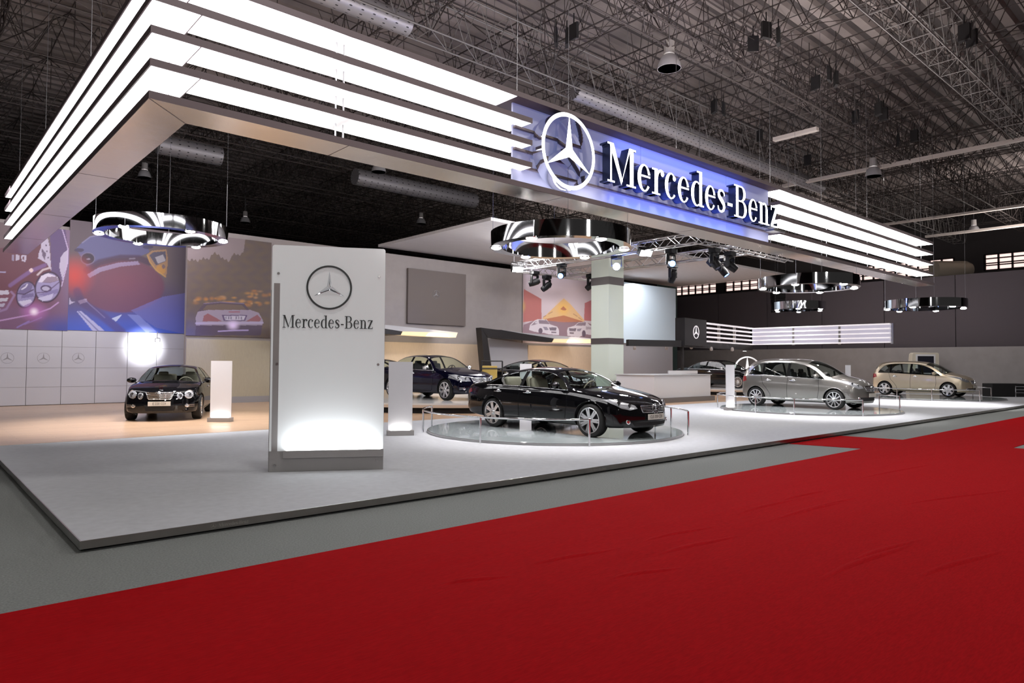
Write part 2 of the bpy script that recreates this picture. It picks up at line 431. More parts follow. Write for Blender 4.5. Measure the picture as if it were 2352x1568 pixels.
for k in range(5):
    z = CZ+DZ*k
    if k in (0, 4): sl = obj('slat', slab(z, 0, 0), M_bot if k == 0 else M_edge, can)
    else:
        s = MB(); s.prism([(CX0,CY0),(8.86,CY0),(8.86,CY0+WF),(CX0+WA,CY0+WF),(CX0+WA,CY1),(CX0,CY1)], M.Translation((0,0,z+TH)), TH)
        s2 = MB().box(18.55,CY0,z,CX1,CY0+WF,z+TH)
        sl = obj('slat', s, M_edge, can); sr = obj('slat', s2, M_edge, can)
    if k == 0:
        e = MB(); t = .006
        e.box(CX0-t,CY0-t,z+.002,CX1+t,CY0,z+TH+t); e.box(CX0-t,CY0,z+.002,CX0,CY1,z+TH+t); e.box(CX1,CY0-t,z+.002,CX1+t,CY0+WF,z+TH+t)
        e.box(CX0+WA,CY0+WF,z+.002,CX0+WA+t,CY1,z+TH+t)
        obj('edge_strip', e, M_edge, sl)
        j = MB()
        for x in (5.0,9.7,14.4,19.1,23.8,28.5): j.box(x,CY0,z-.002,x+.012,CY0+WF,z+.001)
        for y in (14,18.5,22.5): j.box(CX0,y,z-.002,CX0+WA,y+.012,z+.001)
        j.obox((CX0+WA/2,CY0+WF/2,z-.0005), (V((WA,WF,0)).normalized(), V((-WF,WA,0)).normalized(), (0,0,1)), (.44,.006,.0015))
        obj('panel_joint', j, M_edge, sl)
    else:
        b = .02; zz = z-.004
        def dif(x0, y0, x1, y1, par):
            obj('diffuser', MB().box(x0+b,y0+b,zz,x1-b,y1-b,z+.004), M_diff, par)
        xe = 8.86 if k < 4 else 8.5
        dif(CX0+WA-b, CY0, xe, CY0+WF, sl); dif(CX0, CY0, CX0+WA, CY1, sl)
        dif(18.55, CY0, CX1, CY0+WF, sl if k == 4 else sr)
# vertical tie rods and suspension cables
for x, y in ((2.55,9.72),(4.95,9.72),(5.08,9.72),(8.75,9.72),(18.62,9.72),(22.3,9.72),(25.6,9.72),(28.4,9.72),(31.1,9.72),(2.55,13.5),(2.55,18),(2.55,22.3),(2.55,25.6)):
    obj('tie_rod', MB().rod((x,y,CZ+TH), (x,y,CZ+4*DZ), .012, 6), M_alu, can)
for x, y in ((2.55,9.72),(8.75,9.72),(14,9.72),(18.62,9.72),(25.6,9.72),(31.1,9.72),(2.55,15),(2.55,20.5),(2.55,25.6)):
    obj('suspension_cable', MB().rod((x,y,CZ+4*DZ+TH), (x,y,13.0), .006, 5), M_cable, can)
# sign panel, rails, star and letters
M_sign = mat('sign_panel', (.5,.5,.58), .55, emit=(.17,.20,.46), es=.55)
pn = MB()
for a, b in ((8.62,12.55),(12.57,16.2),(16.22,18.45)): pn.box(a,CY0+.30,CZ+TH,b,CY0+.34,CZ+4*DZ)
obj('sign_panel', pn, M_sign, can)
for z in (5.46,5.78,6.20): obj('rail', MB().box(8.62,CY0+.22,z,18.5,CY0+.29,z+.04), M_edge, can)
M_lit = mat('lit_sign_face', (.9,.9,.9), .4, emit=(.97,.99,1), es=4)
M_lside = mat('letter_side', (.05,.07,.14), .25, .5)
em = MB(); star_3d(em, frame_mat((9.81,CY0-.06,5.92), (1,0,0), (0,0,1)), .765, .26, .105, 0, 1)
obj('star_emblem', em, [M_lit, M_chrome], can)
lay, w = word_layout(WORD, .84); kx = (18.38-11.0)/w
for ch, xx, ps in lay:
    g = MB(); wm = frame_mat((11.0,CY0-.04,5.555), (1,0,0), (0,0,1))
    for p in ps: g.prism([(x*kx, y) for x, y in p], wm, .22, 0, 1)
    obj('hyphen' if ch == '-' else 'letter', g, [M_lit, M_lside], can)
obj('letter_shelf', MB().box(18.1,CY0-.05,5.46,18.75,CY0+.2,5.52), M_alu, can)
# blue light strip behind the letters, fill lamps added on the canopy top to brighten the roof
area('blue_strip', (14.2,CY0+.12,CZ+TH+.03), (14.2,CY0+.34,CZ+TH+.9), 5.6, .05, 34, (.10,.18,1))
area('blue_strip_top', (14.3,CY0+.05,CZ+4*DZ-.02), (14.3,CY0+.34,CZ+4*DZ-.7), 5.4, .04, 26, (.10,.18,1))
area('blue_strip_back', (14.2,CY0+.60,CZ+TH+.03), (14.2,CY0+.34,CZ+TH+.9), 7, .05, 90, (.12,.2,1))
area('sign_end_fill', (10,CY0+.10,CZ+TH+.03), (10,CY0+.34,CZ+TH+1.1), 2.4, .05, 7, (.8,.8,1))  # added fill that lifts the grey ends of the sign panel
area('sign_end_fill', (17.8,CY0+.10,CZ+TH+.03), (17.8,CY0+.34,CZ+TH+1.1), 1.0, .05, 3, (.8,.8,1))
area('canopy_top_fill', (14,CY0+.33,CZ+4*DZ+TH+.02), (14,CY0+.33,20), 24, .4, 1300, (1,.92,.88))
area('canopy_top_fill', (CX0+.3,17,CZ+4*DZ+TH+.02), (CX0+.3,17,20), .4, 14, 260, (1,.92,.88))

# ------------------------------------------------------------------ ring lamps
M_lampglow = mat('lamp_glow', (1,1,1), .5, emit=(1,.97,.97), es=45)
def ring_lamp(c, R, H, label, a0=0, lamps=6, pw=120, cone=95, cables=True):
    c = V(c); t = thing('ring_lamp', c, label, 'ring lamp', 'mirror polished ring lamps')
    r2 = R-.26
    prof = [(r2,0),(R,0),(R,H),(R-.012,H),(R-.012,.012),(r2+.012,.012),(r2+.012,H),(r2,H)]
    b = MB().lathe(prof, M.Translation(c), 72, closed=True)
    obj('ring_band', b, M_mirror, t, smooth=35)
    for k in range(lamps):
        a = radians(a0)+2*PI*k/lamps; rm = (R+r2)/2
        p = c+V((rm*cos(a), rm*sin(a), 0))
        d = obj('downlight', MB().lathe([(.13,.02),(.14,-.012),(.12,-.012)], M.Translation(p), 20), M_chrome, t)
        obj('lens', MB().lathe([(0,-.05),(.06,-.045),(.105,-.026),(.12,-.006)], M.Translation(p), 20), M_lampglow, d)
        if pw: spot('ring_spot', p+V((0,0,-.09)), (c.x*.6+p.x*.4, c.y*.6+p.y*.4, 0), pw, cone, (1,.96,.97), .7, .09)
    for k in range(4):
        a = radians(a0+30)+PI/2*k
        p = c+V(((R-.05)*cos(a), (R-.05)*sin(a), H))
        obj('suspension_cable', MB().rod(p, (p.x,p.y,12.3), .005, 5), M_cable, t)
    return t
ring_lamp(at_d(1287,570,15.5), 1.58, .34, 'mirror ring lamp hanging over the black coupe sedan beneath the blue sign', 20, pw=215)
ring_lamp(at_d(374,545,17.9), 1.58, .34, 'mirror ring lamp hanging over the black sedan by the printed wall', 40, pw=300)
ring_lamp(at_d(1856,662,22.9), 1.58, .34, 'mirror ring lamp hanging above the grey hatchback', 10, pw=225)
ring_lamp(at_d(1834,712,38), 1.40, .42, 'smallest, most distant mirror ring lamp under the larger one', 25, pw=420)
ring_lamp(at_d(2124,709,29.7), 1.58, .36, 'mirror ring lamp hanging above the gold hatchback', 0, pw=290)

# ------------------------------------------------------------------ glass totem
a = V((4.025,9.814,SZ)); b = V((5.437,8.996,SZ)); ux = (b-a).normalized(); uy = V((-ux.y,ux.x,0)); W = (b-a).length; TZ = 3.32
tm = frame_mat(a, ux, (0,0,1))           # local x along the front, y up, z towards the camera
tt = thing('glass_totem', (a+b)/2, 'tall white glass totem with chrome star and lettering, glowing at its foot', 'sign totem')
M_tglass = mat('white_glass', (.84,.87,.88), .1, spec=.5, emit=(.93,.98,1), es=.17)
M_tgrey = mat('totem_grey_metal', (.40,.385,.38), .45)
def rr(x0, y0, x1, y1, r):
    q = []
    for cx, cy, s in ((x1-r,y1-r,0),(x0+r,y1-r,90)): q += ell(cx, cy, r, r, s, s+90, 5)
    return q + [(x0,y0),(x1,y0)]
obj('front_glass', MB().prism(rr(.0,.30,W,TZ,.035), tm, .02), M_tglass, tt)
cs = MB(); cs.prism(rect(.0,.0,W,.30), tm, .16); cs.prism(rect(-.012,0,.03,TZ*.80), tm @ M.Translation((0,0,-.022)), .16); cs.prism(rect(W-.03,0,W+.004,TZ*.97), tm @ M.Translation((0,0,-.022)), .16)
obj('base_box', cs, M_tgrey, tt, bevel=.004)
obj('back_panel', MB().prism(rect(.02,.3,W-.02,TZ*.97), tm @ M.Translation((0,0,-.16)), .02), M_tgrey, tt)
obj('side_strip', MB().prism(rect(.03,.30,.115,TZ*.83), tm @ M.Translation((0,0,.003)), .002), M_tgrey, tt)
obj('light_ledge', MB().prism(rect(.20,.20,W+.004,.31), tm @ M.Translation((0,0,.055)), .055), M_tgrey, tt, bevel=.003)
for x, y in ((.09,TZ-.42),(W-.09,TZ-.42),(.09,TZ-1.75),(W-.09,TZ-1.75),(.08,.09),(W-.09,.13)):
    obj('bolt', MB().lathe([(0,.012),(.018,.012),(.02,.0)], tm @ M.Translation((x,y,.001)), 14), M_steel, tt)
s3 = MB(); star_3d(s3, tm @ M.Translation((W*.50,TZ-.61,.02)), .33, .018, .085, ridge=.05)
obj('star_emblem', s3, M_chrome, tt)
lay, w = word_layout(WORD, .185); kx = 1.30/w
for ch, xx, ps in lay:
    g = MB()
    for p in ps: g.prism([(x*kx, y) for x, y in p], tm @ M.Translation((.16,TZ-1.215,.012)), .011)
    obj('hyphen' if ch == '-' else 'letter', g, M_chrome, tt)
lp = tm @ V((W*.54,.302,.03)); l2 = tm @ V((W*.54,1.6,-.02))
M_tube = mat('totem_light_tube', (1,1,1), .5, emit=(.95,.98,1), es=14)
obj('light_tube', MB().prism(rect(.24,.312,W-.03,.318), tm @ M.Translation((0,0,.05)), .045), M_tube, tt)
la = area('totem_glow', lp+V((0,0,.02)), l2, 1.15, .04, 34, (.93,.97,1))
la.rotation_euler = frame_mat((0,0,0), ux, -uy.cross(ux).cross(uy) if False else uy).to_euler()
dz = (l2-lp).normalized(); zx = -dz; la.rotation_euler = M((ux, zx.cross(ux), zx)).transposed().to_euler()

# ------------------------------------------------------------------ small info pillars
M_info = mat('white_info_glass', (.72,.71,.73), .2)
M_infobase = mat('info_base_metal', (.36,.34,.33), .4, .3)
def info(px, base_y, w, h, ang, label, grp='glass info pillars', at=None):
    c = at or at_z(px, base_y, SZ); t = thing('info_pillar', c, label, 'info pillar', grp)
    ux = V((cos(ang), sin(ang), 0)); uy = V((-ux.y, ux.x, 0))
    obj('base', MB().obox(c+V((0,0,.055)), (ux, uy, (0,0,1)), (w/2+.03,.12,.055)), M_infobase, t, bevel=.006)
    obj('glass_panel', MB().obox(c+V((0,0,.11+(h-.11)/2))+uy*.02, (ux, uy, (0,0,1)), (w/2,.012,(h-.11)/2)), M_info, t)
    obj('light_strip', MB().obox(c+V((0,0,.114))-uy*.03, (ux, uy, (0,0,1)), (w/2-.05,.015,.004)), M_tube, t)
    p = c+V((0,0,.125))-uy*.05; l = area('info_glow', p, p+V((0,0,1))+uy*.1, w*.8, .03, .9, (1,.97,.93))
    z = -(V((0,0,1))+uy*.12).normalized(); x = ux; l.rotation_euler = M((x, z.cross(x), z)).transposed().to_euler()
    return t
A0 = -radians(28)
info(506, 968, .55, 1.62, -radians(38), 'white glass info pillar standing beside the black sedan at left')
info(919, 999, .53, 1.62, A0, 'white glass info pillar between the tall totem and the black coupe sedan')
info(1678, 942, .34, 1.60, A0, 'white glass info pillar in front of the grey hatchback\'s tail')
info(1949, 915, .30, 1.62, A0, 'slim white info pillar rising behind the grey hatchback\'s bonnet')
q = at_d(1208, 850, 26); q.z = .42
info(1208, 912, .46, 1.27, A0, 'white info panel top peeking over the roof of the black coupe sedan', at=q)

# ------------------------------------------------------------------ back walls with printed pictures
M_greige = mat('greige_panel', (.32,.287,.278), .75, noise=(3,.04))
M_lowwood = mat('pale_veneer', (.62,.49,.36), .5, noise=(14,.08), stretch=(9,9,.35))
M_plinth = mat('wall_plinth', (.28,.27,.28), .6)
YL, YR = 29.6, 27.2
XS = at_Y(428,700,YR).x
wl = MB(); wl.box(-12,YL,SZ,XS+.4,YL+.2,6.62)
struct('wall_back', wl, M_greige)
wb = MB(); wb.box(XS,YR,SZ,at_Y(1437,700,YR).x,YR+.2,6.72)
wb.box(XS,YR-.05,SZ,34,YR,.34,1)
struct('wall_rear', wb, [M_greige, M_plinth])
lo = MB(); lo.box(16.0,YR-.03,.34,at_Y(1110,800,YR).x,YR,at_Y(1000,788,YR).z); lo.box(at_Y(1212,800,YR).x,YR-.03,.34,at_Y(1364,800,YR).x,YR,at_Y(1290,795,YR).z)
struct('wall_veneer', lo, M_lowwood)
struct('wall_olive', MB().box(XS+.02,YR-.03,.34,XS+7.2,YR,2.55), mat('olive_fabric_panel', (.40,.35,.26), .7, noise=(20,.08), stretch=(9,9,.3)))
struct('wall_side', MB().box(at_Y(1425,700,YR-1.1).x,YR-1.1,SZ,at_Y(1545,700,YR-1.1).x,YR-1.0,2.95), mat('grey_side_panel', (.34,.32,.335), .8))
M_bluepanel = mat('pale_blue_panel', (.62,.72,.80), .6)
px0, px1 = at_Y(1437,700,YR-1.2).x, at_Y(1552,700,YR-1.2).x
single('backdrop_panel', MB().box(px0-1.5,YR-1.2,at_Y(1500,790,YR-1.2).z,px1,YR-1.05,6.6), M_bluepanel, (px0,YR-1.2,2.6), 'tall pale blue fabric backdrop hanging right of the square pillar', 'backdrop')

# glossy steel panel wall below the printed picture, with its small logos
M_panel = mat('grey_gloss_panel', (.60,.60,.66), .22, .0, spec=.8)
M_seam = mat('panel_seam', (.30,.29,.31), .6)
pz1 = at_Y(200,757,YL-.06).z
pxs = [at_Y(x,800,YL-.06).x for x in (-60,-10,62,142,220,293,360,428)]
pw = thing('panel_wall', (3,YL-.06,SZ), 'glossy light grey panel wall with faint star emblems below the car pictures', 'panel wall')
for i in range(len(pxs)-1):
    p = obj('panel', MB().box(pxs[i]+.008,YL-.06,.12,pxs[i+1]-.008,YL-.01,pz1-.03), M_panel, pw)
obj('seam_backing', MB().box(pxs[0],YL-.012,.1,pxs[-1],YL-.004,pz1), M_seam, pw)
ln = MB()
for yy in (797,845,888):
    z = at_Y(150,yy,YL-.06).z; ln.box(pxs[0],YL-.064,z,pxs[-1],YL-.059,z+.012)
obj('joint_line', ln, M_seam, pw)
for x, y in ((17,822),(100,822),(180,822)):
    c = at_Y(x, y, YL-.065); g = MB(); star_3d(g, frame_mat(c,(1,0,0),(0,0,1)), .19, .01, .05)
    obj('star_emblem', g, mat('faint_emblem', (.33,.32,.35), .3, .2), pw)
c = at_Y(361,780,YL-.1)
wlamp = thing('wall_spotlight', (c.x,YL-.05,c.z), 'small spotlight on a thin stem, above the black sedan at left', 'spotlight')
obj('stem', MB().rod((c.x,YL-.12,c.z), (c.x,YL-.12,c.z+.32), .012, 6), M_seam, wlamp)
obj('lamp_head', MB().box(c.x-.08,YL-.2,c.z-.09,c.x+.08,YL-.06,c.z+.06), M_seam, wlamp, bevel=.01)
q = at_Y(331,796,YL-.06)
spot('wall_flood', (q.x+.1,YL-1.3,q.z+.15), (q.x,YL,q.z), 330, 75, (1,1,1), 1, .12)

# picture painter: a grid of printed colour dots on a flat board
def picture(name, Y, px0, py0, px1, py1, paint, label, res=.035, bev=.05):
    pm = (py0+py1)/2; x0, x1 = at_Y(px0, pm, Y).x, at_Y(px1, pm, Y).x
    xm = (px0+px1)/2; z0, z1 = at_Y(xm, py1, Y).z, at_Y(xm, py0, Y).z
    nx, nz = int((x1-x0)/res), int((z1-z0)/res)
    bm_v = []; cols = []; fs = []
    for j in range(nz+1):
        for i in range(nx+1):
            u, v = i/nx, j/nz
            bm_v.append((x0+(x1-x0)*u, Y, z0+(z1-z0)*v)); cols.append(paint(*to_px(bm_v[-1])))
    for j in range(nz):
        for i in range(nx):
            k = j*(nx+1)+i; fs.append((k, k+1, k+nx+2, k+nx+1))
    o = bpy.data.objects.new(name, bpy.data.meshes.new(name)); COL.objects.link(o)
    c = V(((x0+x1)/2, Y, z0)); me = o.data
    me.from_pydata([tuple(V(p)-c) for p in bm_v], [], fs); o.location = c
    at = me.color_attributes.new('print', 'FLOAT_COLOR', 'POINT')
    for i, cc in enumerate(cols): at.data[i].color = (*cc, 1)
    me.materials.append(attr_mat(name+'_print', 'print', .55))
    tag(o, label, 'printed picture', 'printed wall pictures')
    obj('backing_board', MB().box(x0,Y+.004,z0,x1,Y+bev,z1), M_greige, o)
    return o
def mixc(a, b, t): t = max(0, min(1, t)); return tuple(x+(y-x)*t for x, y in zip(a, b))
def ss(a, b, x):
    t = max(0, min(1, (x-a)/(b-a))) if a != b else float(x >= a); return t*t*(3-2*t)
def inpoly(p, poly):
    x, y = p; c = False; n = len(poly); j = n-1
    for i in range(n):
        xi, yi = poly[i]; xj, yj = poly[j]
        if (yi > y) != (yj > y) and x < (xj-xi)*(y-yi)/(yj-yi)+xi: c = not c
        j = i
    return c
def seg(x, y, a, b):
    dx, dy = b[0]-a[0], b[1]-a[1]; px, py = x-a[0], y-a[1]; t = max(0, min(1, (px*dx+py*dy)/(dx*dx+dy*dy))); return hypot(px-t*dx, py-t*dy)
def artwork(x0, y0, k, base, ops):
    # ops drawn in order; P polygon, E ellipse (soft edge), L polyline, G soft glow; sizes in the picture's own units
    pre = []
    for o in ops:
        if o[0] == 'P':
            xs = [p[0] for p in o[1]]; ys = [p[1] for p in o[1]]; pre.append((min(xs),min(ys),max(xs),max(ys)))
        elif o[0] == 'L':
            xs = [p[0] for p in o[1]]; ys = [p[1] for p in o[1]]; w = o[2]; pre.append((min(xs)-w,min(ys)-w,max(xs)+w,max(ys)+w))
        else: r = max(o[3], o[4])*1.3; pre.append((o[1]-r,o[2]-r,o[1]+r,o[2]+r))
    def f(px, py):
        x, y = (px-x0)*k, (py-y0)*k; c = base(x, y)
        for o, b in zip(ops, pre):
            if x < b[0] or x > b[2] or y < b[1] or y > b[3]: continue
            if o[0] == 'P':
                if inpoly((x,y), o[1]): c = mixc(c, lin(*o[2]), o[3])
            elif o[0] == 'L':
                d = min(seg(x,y,p,q) for p, q in zip(o[1][:-1], o[1][1:]))
                if d < o[2]: c = mixc(c, lin(*o[3]), o[4]*ss(o[2], o[2]*.4, d))
            elif o[0] == 'E':
                dx, dy = x-o[1], y-o[2]; cs, sn = cos(o[5]), sin(o[5]); d = hypot((dx*cs+dy*sn)/o[3], (-dx*sn+dy*cs)/o[4])
                if d < 1.06: c = mixc(c, lin(*o[6]), o[7]*ss(1.06, .96, d))
            else:
                d = hypot((x-o[1])/o[3], (y-o[2])/o[4])
                if d < 1: c = mixc(c, lin(*o[6]), o[7]*ss(1, 0, d))
        return c
    return f
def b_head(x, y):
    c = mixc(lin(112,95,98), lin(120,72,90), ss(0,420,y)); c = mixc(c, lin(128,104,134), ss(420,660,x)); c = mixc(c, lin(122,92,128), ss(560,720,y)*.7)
    return mixc(c, lin(78,84,165), ss(700,880,y)*ss(250,560,x))  # blue light falling on the wall, painted into the print
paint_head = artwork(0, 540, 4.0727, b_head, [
 ('P',[(-300,170),(380,60),(480,340),(330,440),(150,520),(-300,520)],(104,58,72),.85), ('L',[(95,470),(200,395),(290,335),(420,280)],26,(132,102,160),.7),
 ('P',[(108,180),(135,184),(132,240),(106,236)],(150,138,165),1), ('P',[(150,178),(185,190),(178,232),(148,240)],(185,175,195),1), ('P',[(195,188),(250,185),(240,252),(205,240)],(190,180,200),1),
 ('P',[(210,200),(228,200),(224,235),(212,225)],(104,58,72),1), ('P',[(440,0),(462,90),(480,335),(440,265),(355,215),(362,170),(385,110),(378,60)],(192,182,204),1),
 ('P',[(388,120),(430,170),(420,235),(395,190)],(92,72,100),.9), ('E',430,95,7,9,0,(80,60,90),1), ('E',440,150,7,9,0,(80,60,90),1), ('E',452,210,7,9,0,(80,60,90),1),
 ('P',[(460,-200),(590,-200),(636,120),(632,260),(585,440),(555,400),(482,345)],(98,78,120),1), ('P',[(562,215),(600,160),(637,130),(632,250),(584,420),(558,310)],(202,192,216),.85), ('L',[(560,-120),(600,0),(636,130),(632,260),(575,480)],6,(212,192,228),.9),
 ('E',245,556,92,128,.25,(62,40,66),1), ('E',245,556,80,114,.25,(150,140,184),1), ('P',[(165,545),(200,480),(270,440),(305,470),(290,520),(230,550)],(112,98,140),.9), ('L',[(205,505),(240,485),(255,460)],9,(225,218,235),.9), ('L',[(160,545),(230,552),(310,510)],8,(70,50,80),.9), ('P',[(170,620),(290,600),(300,625),(215,665)],(215,210,230),.8), ('P',[(205,560),(310,540),(320,575),(200,590)],(110,95,140),.8),
 ('E',447,486,120,148,.35,(62,40,66),1), ('E',447,486,106,132,.35,(158,148,190),1), ('P',[(358,440),(385,380),(450,355),(540,390),(545,425),(470,440)],(226,216,234),.9), ('P',[(395,440),(440,390),(530,385),(548,425),(470,446)],(120,92,116),.8), ('E',432,498,52,32,.1,(82,64,100),1), ('E',430,500,36,20,.1,(180,172,200),1), ('P',[(345,560),(540,500),(545,540),(450,570)],(120,108,160),.7), ('P',[(350,590),(500,545),(480,600),(400,618)],(198,192,222),.9), ('L',[(335,540),(440,530),(552,440)],7,(96,76,112),.9), ('L',[(352,370),(400,325),(465,305)],13,(206,190,196),.9),
 ('P',[(-300,525),(80,515),(86,552),(-300,575)],(195,190,206),1), ('P',[(-300,610),(76,585),(68,616),(-300,648)],(190,185,200),1), ('P',[(-300,670),(52,635),(36,668),(-300,705)],(178,170,192),1), ('P',[(-300,745),(10,685),(0,700),(-300,770)],(170,160,186),1), ('L',[(105,530),(135,560),(60,690),(-100,745)],15,(152,124,166),.8), ('L',[(-300,345),(50,345)],9,(168,162,200),.9),
 ('E',292,328,19,19,0,(232,205,206),1), ('L',[(-300,850),(20,795),(330,735),(470,685),(545,630)],9,(196,156,208),.85), ('L',[(160,862),(270,805)],10,(146,126,196),.8), ('L',[(230,835),(390,768)],8,(146,116,180),.7),
 ('G',318,715,170,120,0,(196,120,196),.8), ('G',318,715,60,52,0,(255,240,255),1)])
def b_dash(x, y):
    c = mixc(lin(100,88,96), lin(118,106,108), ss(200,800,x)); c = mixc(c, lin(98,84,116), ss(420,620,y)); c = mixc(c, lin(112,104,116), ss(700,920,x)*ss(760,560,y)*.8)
    return mixc(c, lin(74,104,214), .9*ss(600,880,y))  # blue wall light painted over the lower part of the print
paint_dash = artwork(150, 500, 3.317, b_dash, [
 ('P',[(80,235),(130,185),(190,142),(300,122),(630,205),(640,262),(560,300),(330,312),(170,380)],(104,104,148),.9), ('L',[(130,190),(190,145),(300,123)],7,(140,138,172),.8),
 ('E',430,520,320,200,0,(122,78,98),.85), ('L',[(160,400),(260,340),(420,305),(560,308),(640,340)],34,(82,62,86),.85), ('P',[(165,432),(250,382),(400,342),(550,330),(572,356),(420,372),(270,412),(186,458)],(166,152,188),.9),
 ('E',105,246,36,15,0,(72,62,88),.9), ('E',172,310,54,46,0,(128,120,146),.9), ('E',172,310,48,40,0,(66,56,74),1), ('E',176,314,14,6,0,(150,142,165),.8), ('L',[(490,312),(530,310)],7,(150,140,160),.7), ('E',630,222,40,14,0,(74,70,100),.8),
 ('P',[(622,280),(660,250),(770,240),(780,300),(776,420),(762,452),(690,402),(640,335)],(172,138,108),1), ('P',[(640,285),(668,262),(765,255),(768,330),(690,362)],(98,94,112),1), ('P',[(684,300),(745,280),(766,328),(705,350)],(178,174,184),1), ('E',728,395,38,30,.6,(204,152,82),.8), ('E',748,372,12,16,0,(110,100,120),.8), ('L',[(625,285),(645,338),(692,400),(764,450)],6,(206,164,100),.9),
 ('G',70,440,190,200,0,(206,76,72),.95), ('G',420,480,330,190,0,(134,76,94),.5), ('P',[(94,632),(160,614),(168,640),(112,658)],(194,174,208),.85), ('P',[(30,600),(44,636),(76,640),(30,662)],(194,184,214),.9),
 ('L',[(90,560),(120,640),(280,745),(430,870)],44,(92,70,112),.55), ('L',[(165,640),(300,760)],5,(150,140,190),.6), ('P',[(86,712),(118,708),(302,862),(208,862)],(188,188,228),.95), ('L',[(100,712),(252,862)],6,(112,112,176),.9),
 ('P',[(500,705),(740,602),(930,570),(930,890),(690,836)],(122,124,196),.6), ('P',[(470,735),(560,742),(700,870),(610,870)],(144,156,222),.65), ('P',[(354,766),(432,736),(408,768),(384,792)],(196,206,238),1)])
RN = random.Random(5)
BL = []
for i in range(46):
    x = RN.uniform(480,740) if i % 2 else RN.uniform(30,520); y = RN.uniform(455,600) if i % 2 else RN.uniform(525,600)
    BL.append(('G',x,y,RN.uniform(18,46),RN.uniform(12,28),0,RN.choice([(176,128,70),(166,112,62),(184,140,96)]),RN.uniform(.4,.85)))
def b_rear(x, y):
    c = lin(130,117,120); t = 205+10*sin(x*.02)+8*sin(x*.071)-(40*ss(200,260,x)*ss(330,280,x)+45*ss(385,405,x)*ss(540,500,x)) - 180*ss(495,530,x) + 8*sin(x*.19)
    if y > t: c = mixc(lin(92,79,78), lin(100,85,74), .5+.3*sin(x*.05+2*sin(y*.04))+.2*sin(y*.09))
    return mixc(c, lin(82,84,140), .55*ss(280,0,x)*ss(560,880,y))  # blue wall light painted into the lower left of the print
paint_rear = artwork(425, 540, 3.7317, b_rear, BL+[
 ('P',[(100,660),(160,586),(300,572),(505,585),(560,650)],(84,70,84),1), ('P',[(150,640),(185,600),(300,590),(490,600),(525,640)],(110,92,80),.8), ('L',[(160,586),(300,573),(505,585)],5,(120,108,140),.8),
 ('P',[(92,700),(110,655),(200,640),(560,640),(632,664),(668,730),(662,772),(92,772)],(146,134,154),1), ('P',[(150,738),(162,690),(196,670),(320,738)],(136,84,92),.95), ('P',[(522,738),(620,680),(652,716),(642,738)],(136,84,92),.95),
 ('P',[(315,683),(535,683),(515,735),(332,735)],(94,78,112),1), ('P',[(335,692),(520,690),(504,727),(345,727)],(178,172,190),1)]+
 [('P',[(345+22*i,697),(357+22*i,697),(356+22*i,721),(346+22*i,721)],(104,94,120),.8) for i in range(7) if i != 3]+[
 ('L',[(378,657),(468,657)],6,(142,78,88),.95), ('L',[(95,754),(665,750)],12,(168,158,192),.8), ('P',[(92,772),(662,772),(650,858),(88,858)],(78,64,88),.9),
 ('G',410,772,75,60,0,(220,200,242),1), ('L',[(285,823),(420,816),(540,814)],8,(172,156,208),.85)])
def b_pair(x, y):
    c = mixc(lin(222,206,212), lin(204,196,214), ss(300,0,y)); return mixc(c, lin(165,150,152), .8*ss(110,40,x))
paint_pair = artwork(1190, 610, 4.7158, b_pair, [
 ('P',[(62,252),(252,360),(254,585),(55,612)],(192,106,98),.9), ('G',55,440,40,90,0,(206,166,110),.9), ('P',[(722,405),(812,364),(808,602),(714,592)],(196,114,116),.95),
 ('P',[(262,572),(400,440),(495,354),(570,420),(720,592),(700,612),(495,606),(300,592)],(236,194,138),.95), ('G',490,460,110,130,0,(248,196,104),.9), ('P',[(458,470),(490,438),(524,472),(510,486),(480,480)],(184,112,88),.9),
 ('P',[(290,578),(495,538),(700,602),(690,618),(495,618),(300,604)],(186,110,84),.85), ('L',[(275,555),(300,540)],7,(190,140,110),.8), ('L',[(330,522),(370,500)],7,(190,140,110),.7), ('L',[(600,522),(640,548)],7,(190,140,110),.7), ('L',[(655,562),(690,585)],7,(190,140,110),.7),
 ('P',[(180,592),(300,596),(495,612),(720,606),(812,640),(815,810),(40,730),(60,640)],(150,120,130),.92),
 ('P',[(118,695),(130,640),(180,592),(215,578),(310,583),(348,635),(422,660),(442,692),(442,752),(330,742),(285,728),(180,716)],(228,218,224),1), ('P',[(222,588),(308,590),(346,632),(226,626)],(140,120,134),.9), ('P',[(140,648),(188,600),(205,600),(212,626),(180,640)],(150,130,142),.9), ('P',[(334,668),(418,668),(410,702),(346,702)],(118,104,118),.9), ('P',[(268,662),(312,664),(332,696),(290,698)],(150,140,156),.9), ('E',243,705,22,30,0,(116,100,114),1), ('P',[(360,714),(415,716),(412,732),(362,730)],(130,114,124),.9), ('E',198,616,16,11,0,(220,212,220),1),
 ('P',[(530,702),(540,670),(610,650),(652,614),(742,609),(772,640),(812,664),(812,750),(720,742),(660,775),(535,758)],(228,218,224),1), ('P',[(620,648),(656,618),(736,613),(730,650)],(140,120,134),.9), ('P',[(550,678),(632,678),(622,710),(556,708)],(118,104,118),.9), ('P',[(640,684),(690,678),(672,710),(640,708)],(150,140,156),.9), ('E',712,735,20,36,0,(116,100,114),1), ('P',[(556,720),(605,722),(604,738),(560,736)],(130,114,124),.9), ('P',[(735,655),(800,668),(800,690),(735,690)],(176,160,170),.8), ('E',752,650,15,12,0,(222,214,220),1)])
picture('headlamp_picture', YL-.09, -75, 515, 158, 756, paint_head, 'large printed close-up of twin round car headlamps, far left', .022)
picture('dashboard_picture', YL-.09, 158, 520, 427, 762, paint_dash, 'large printed close-up of a dashboard and steering wheel with red glow', .022)
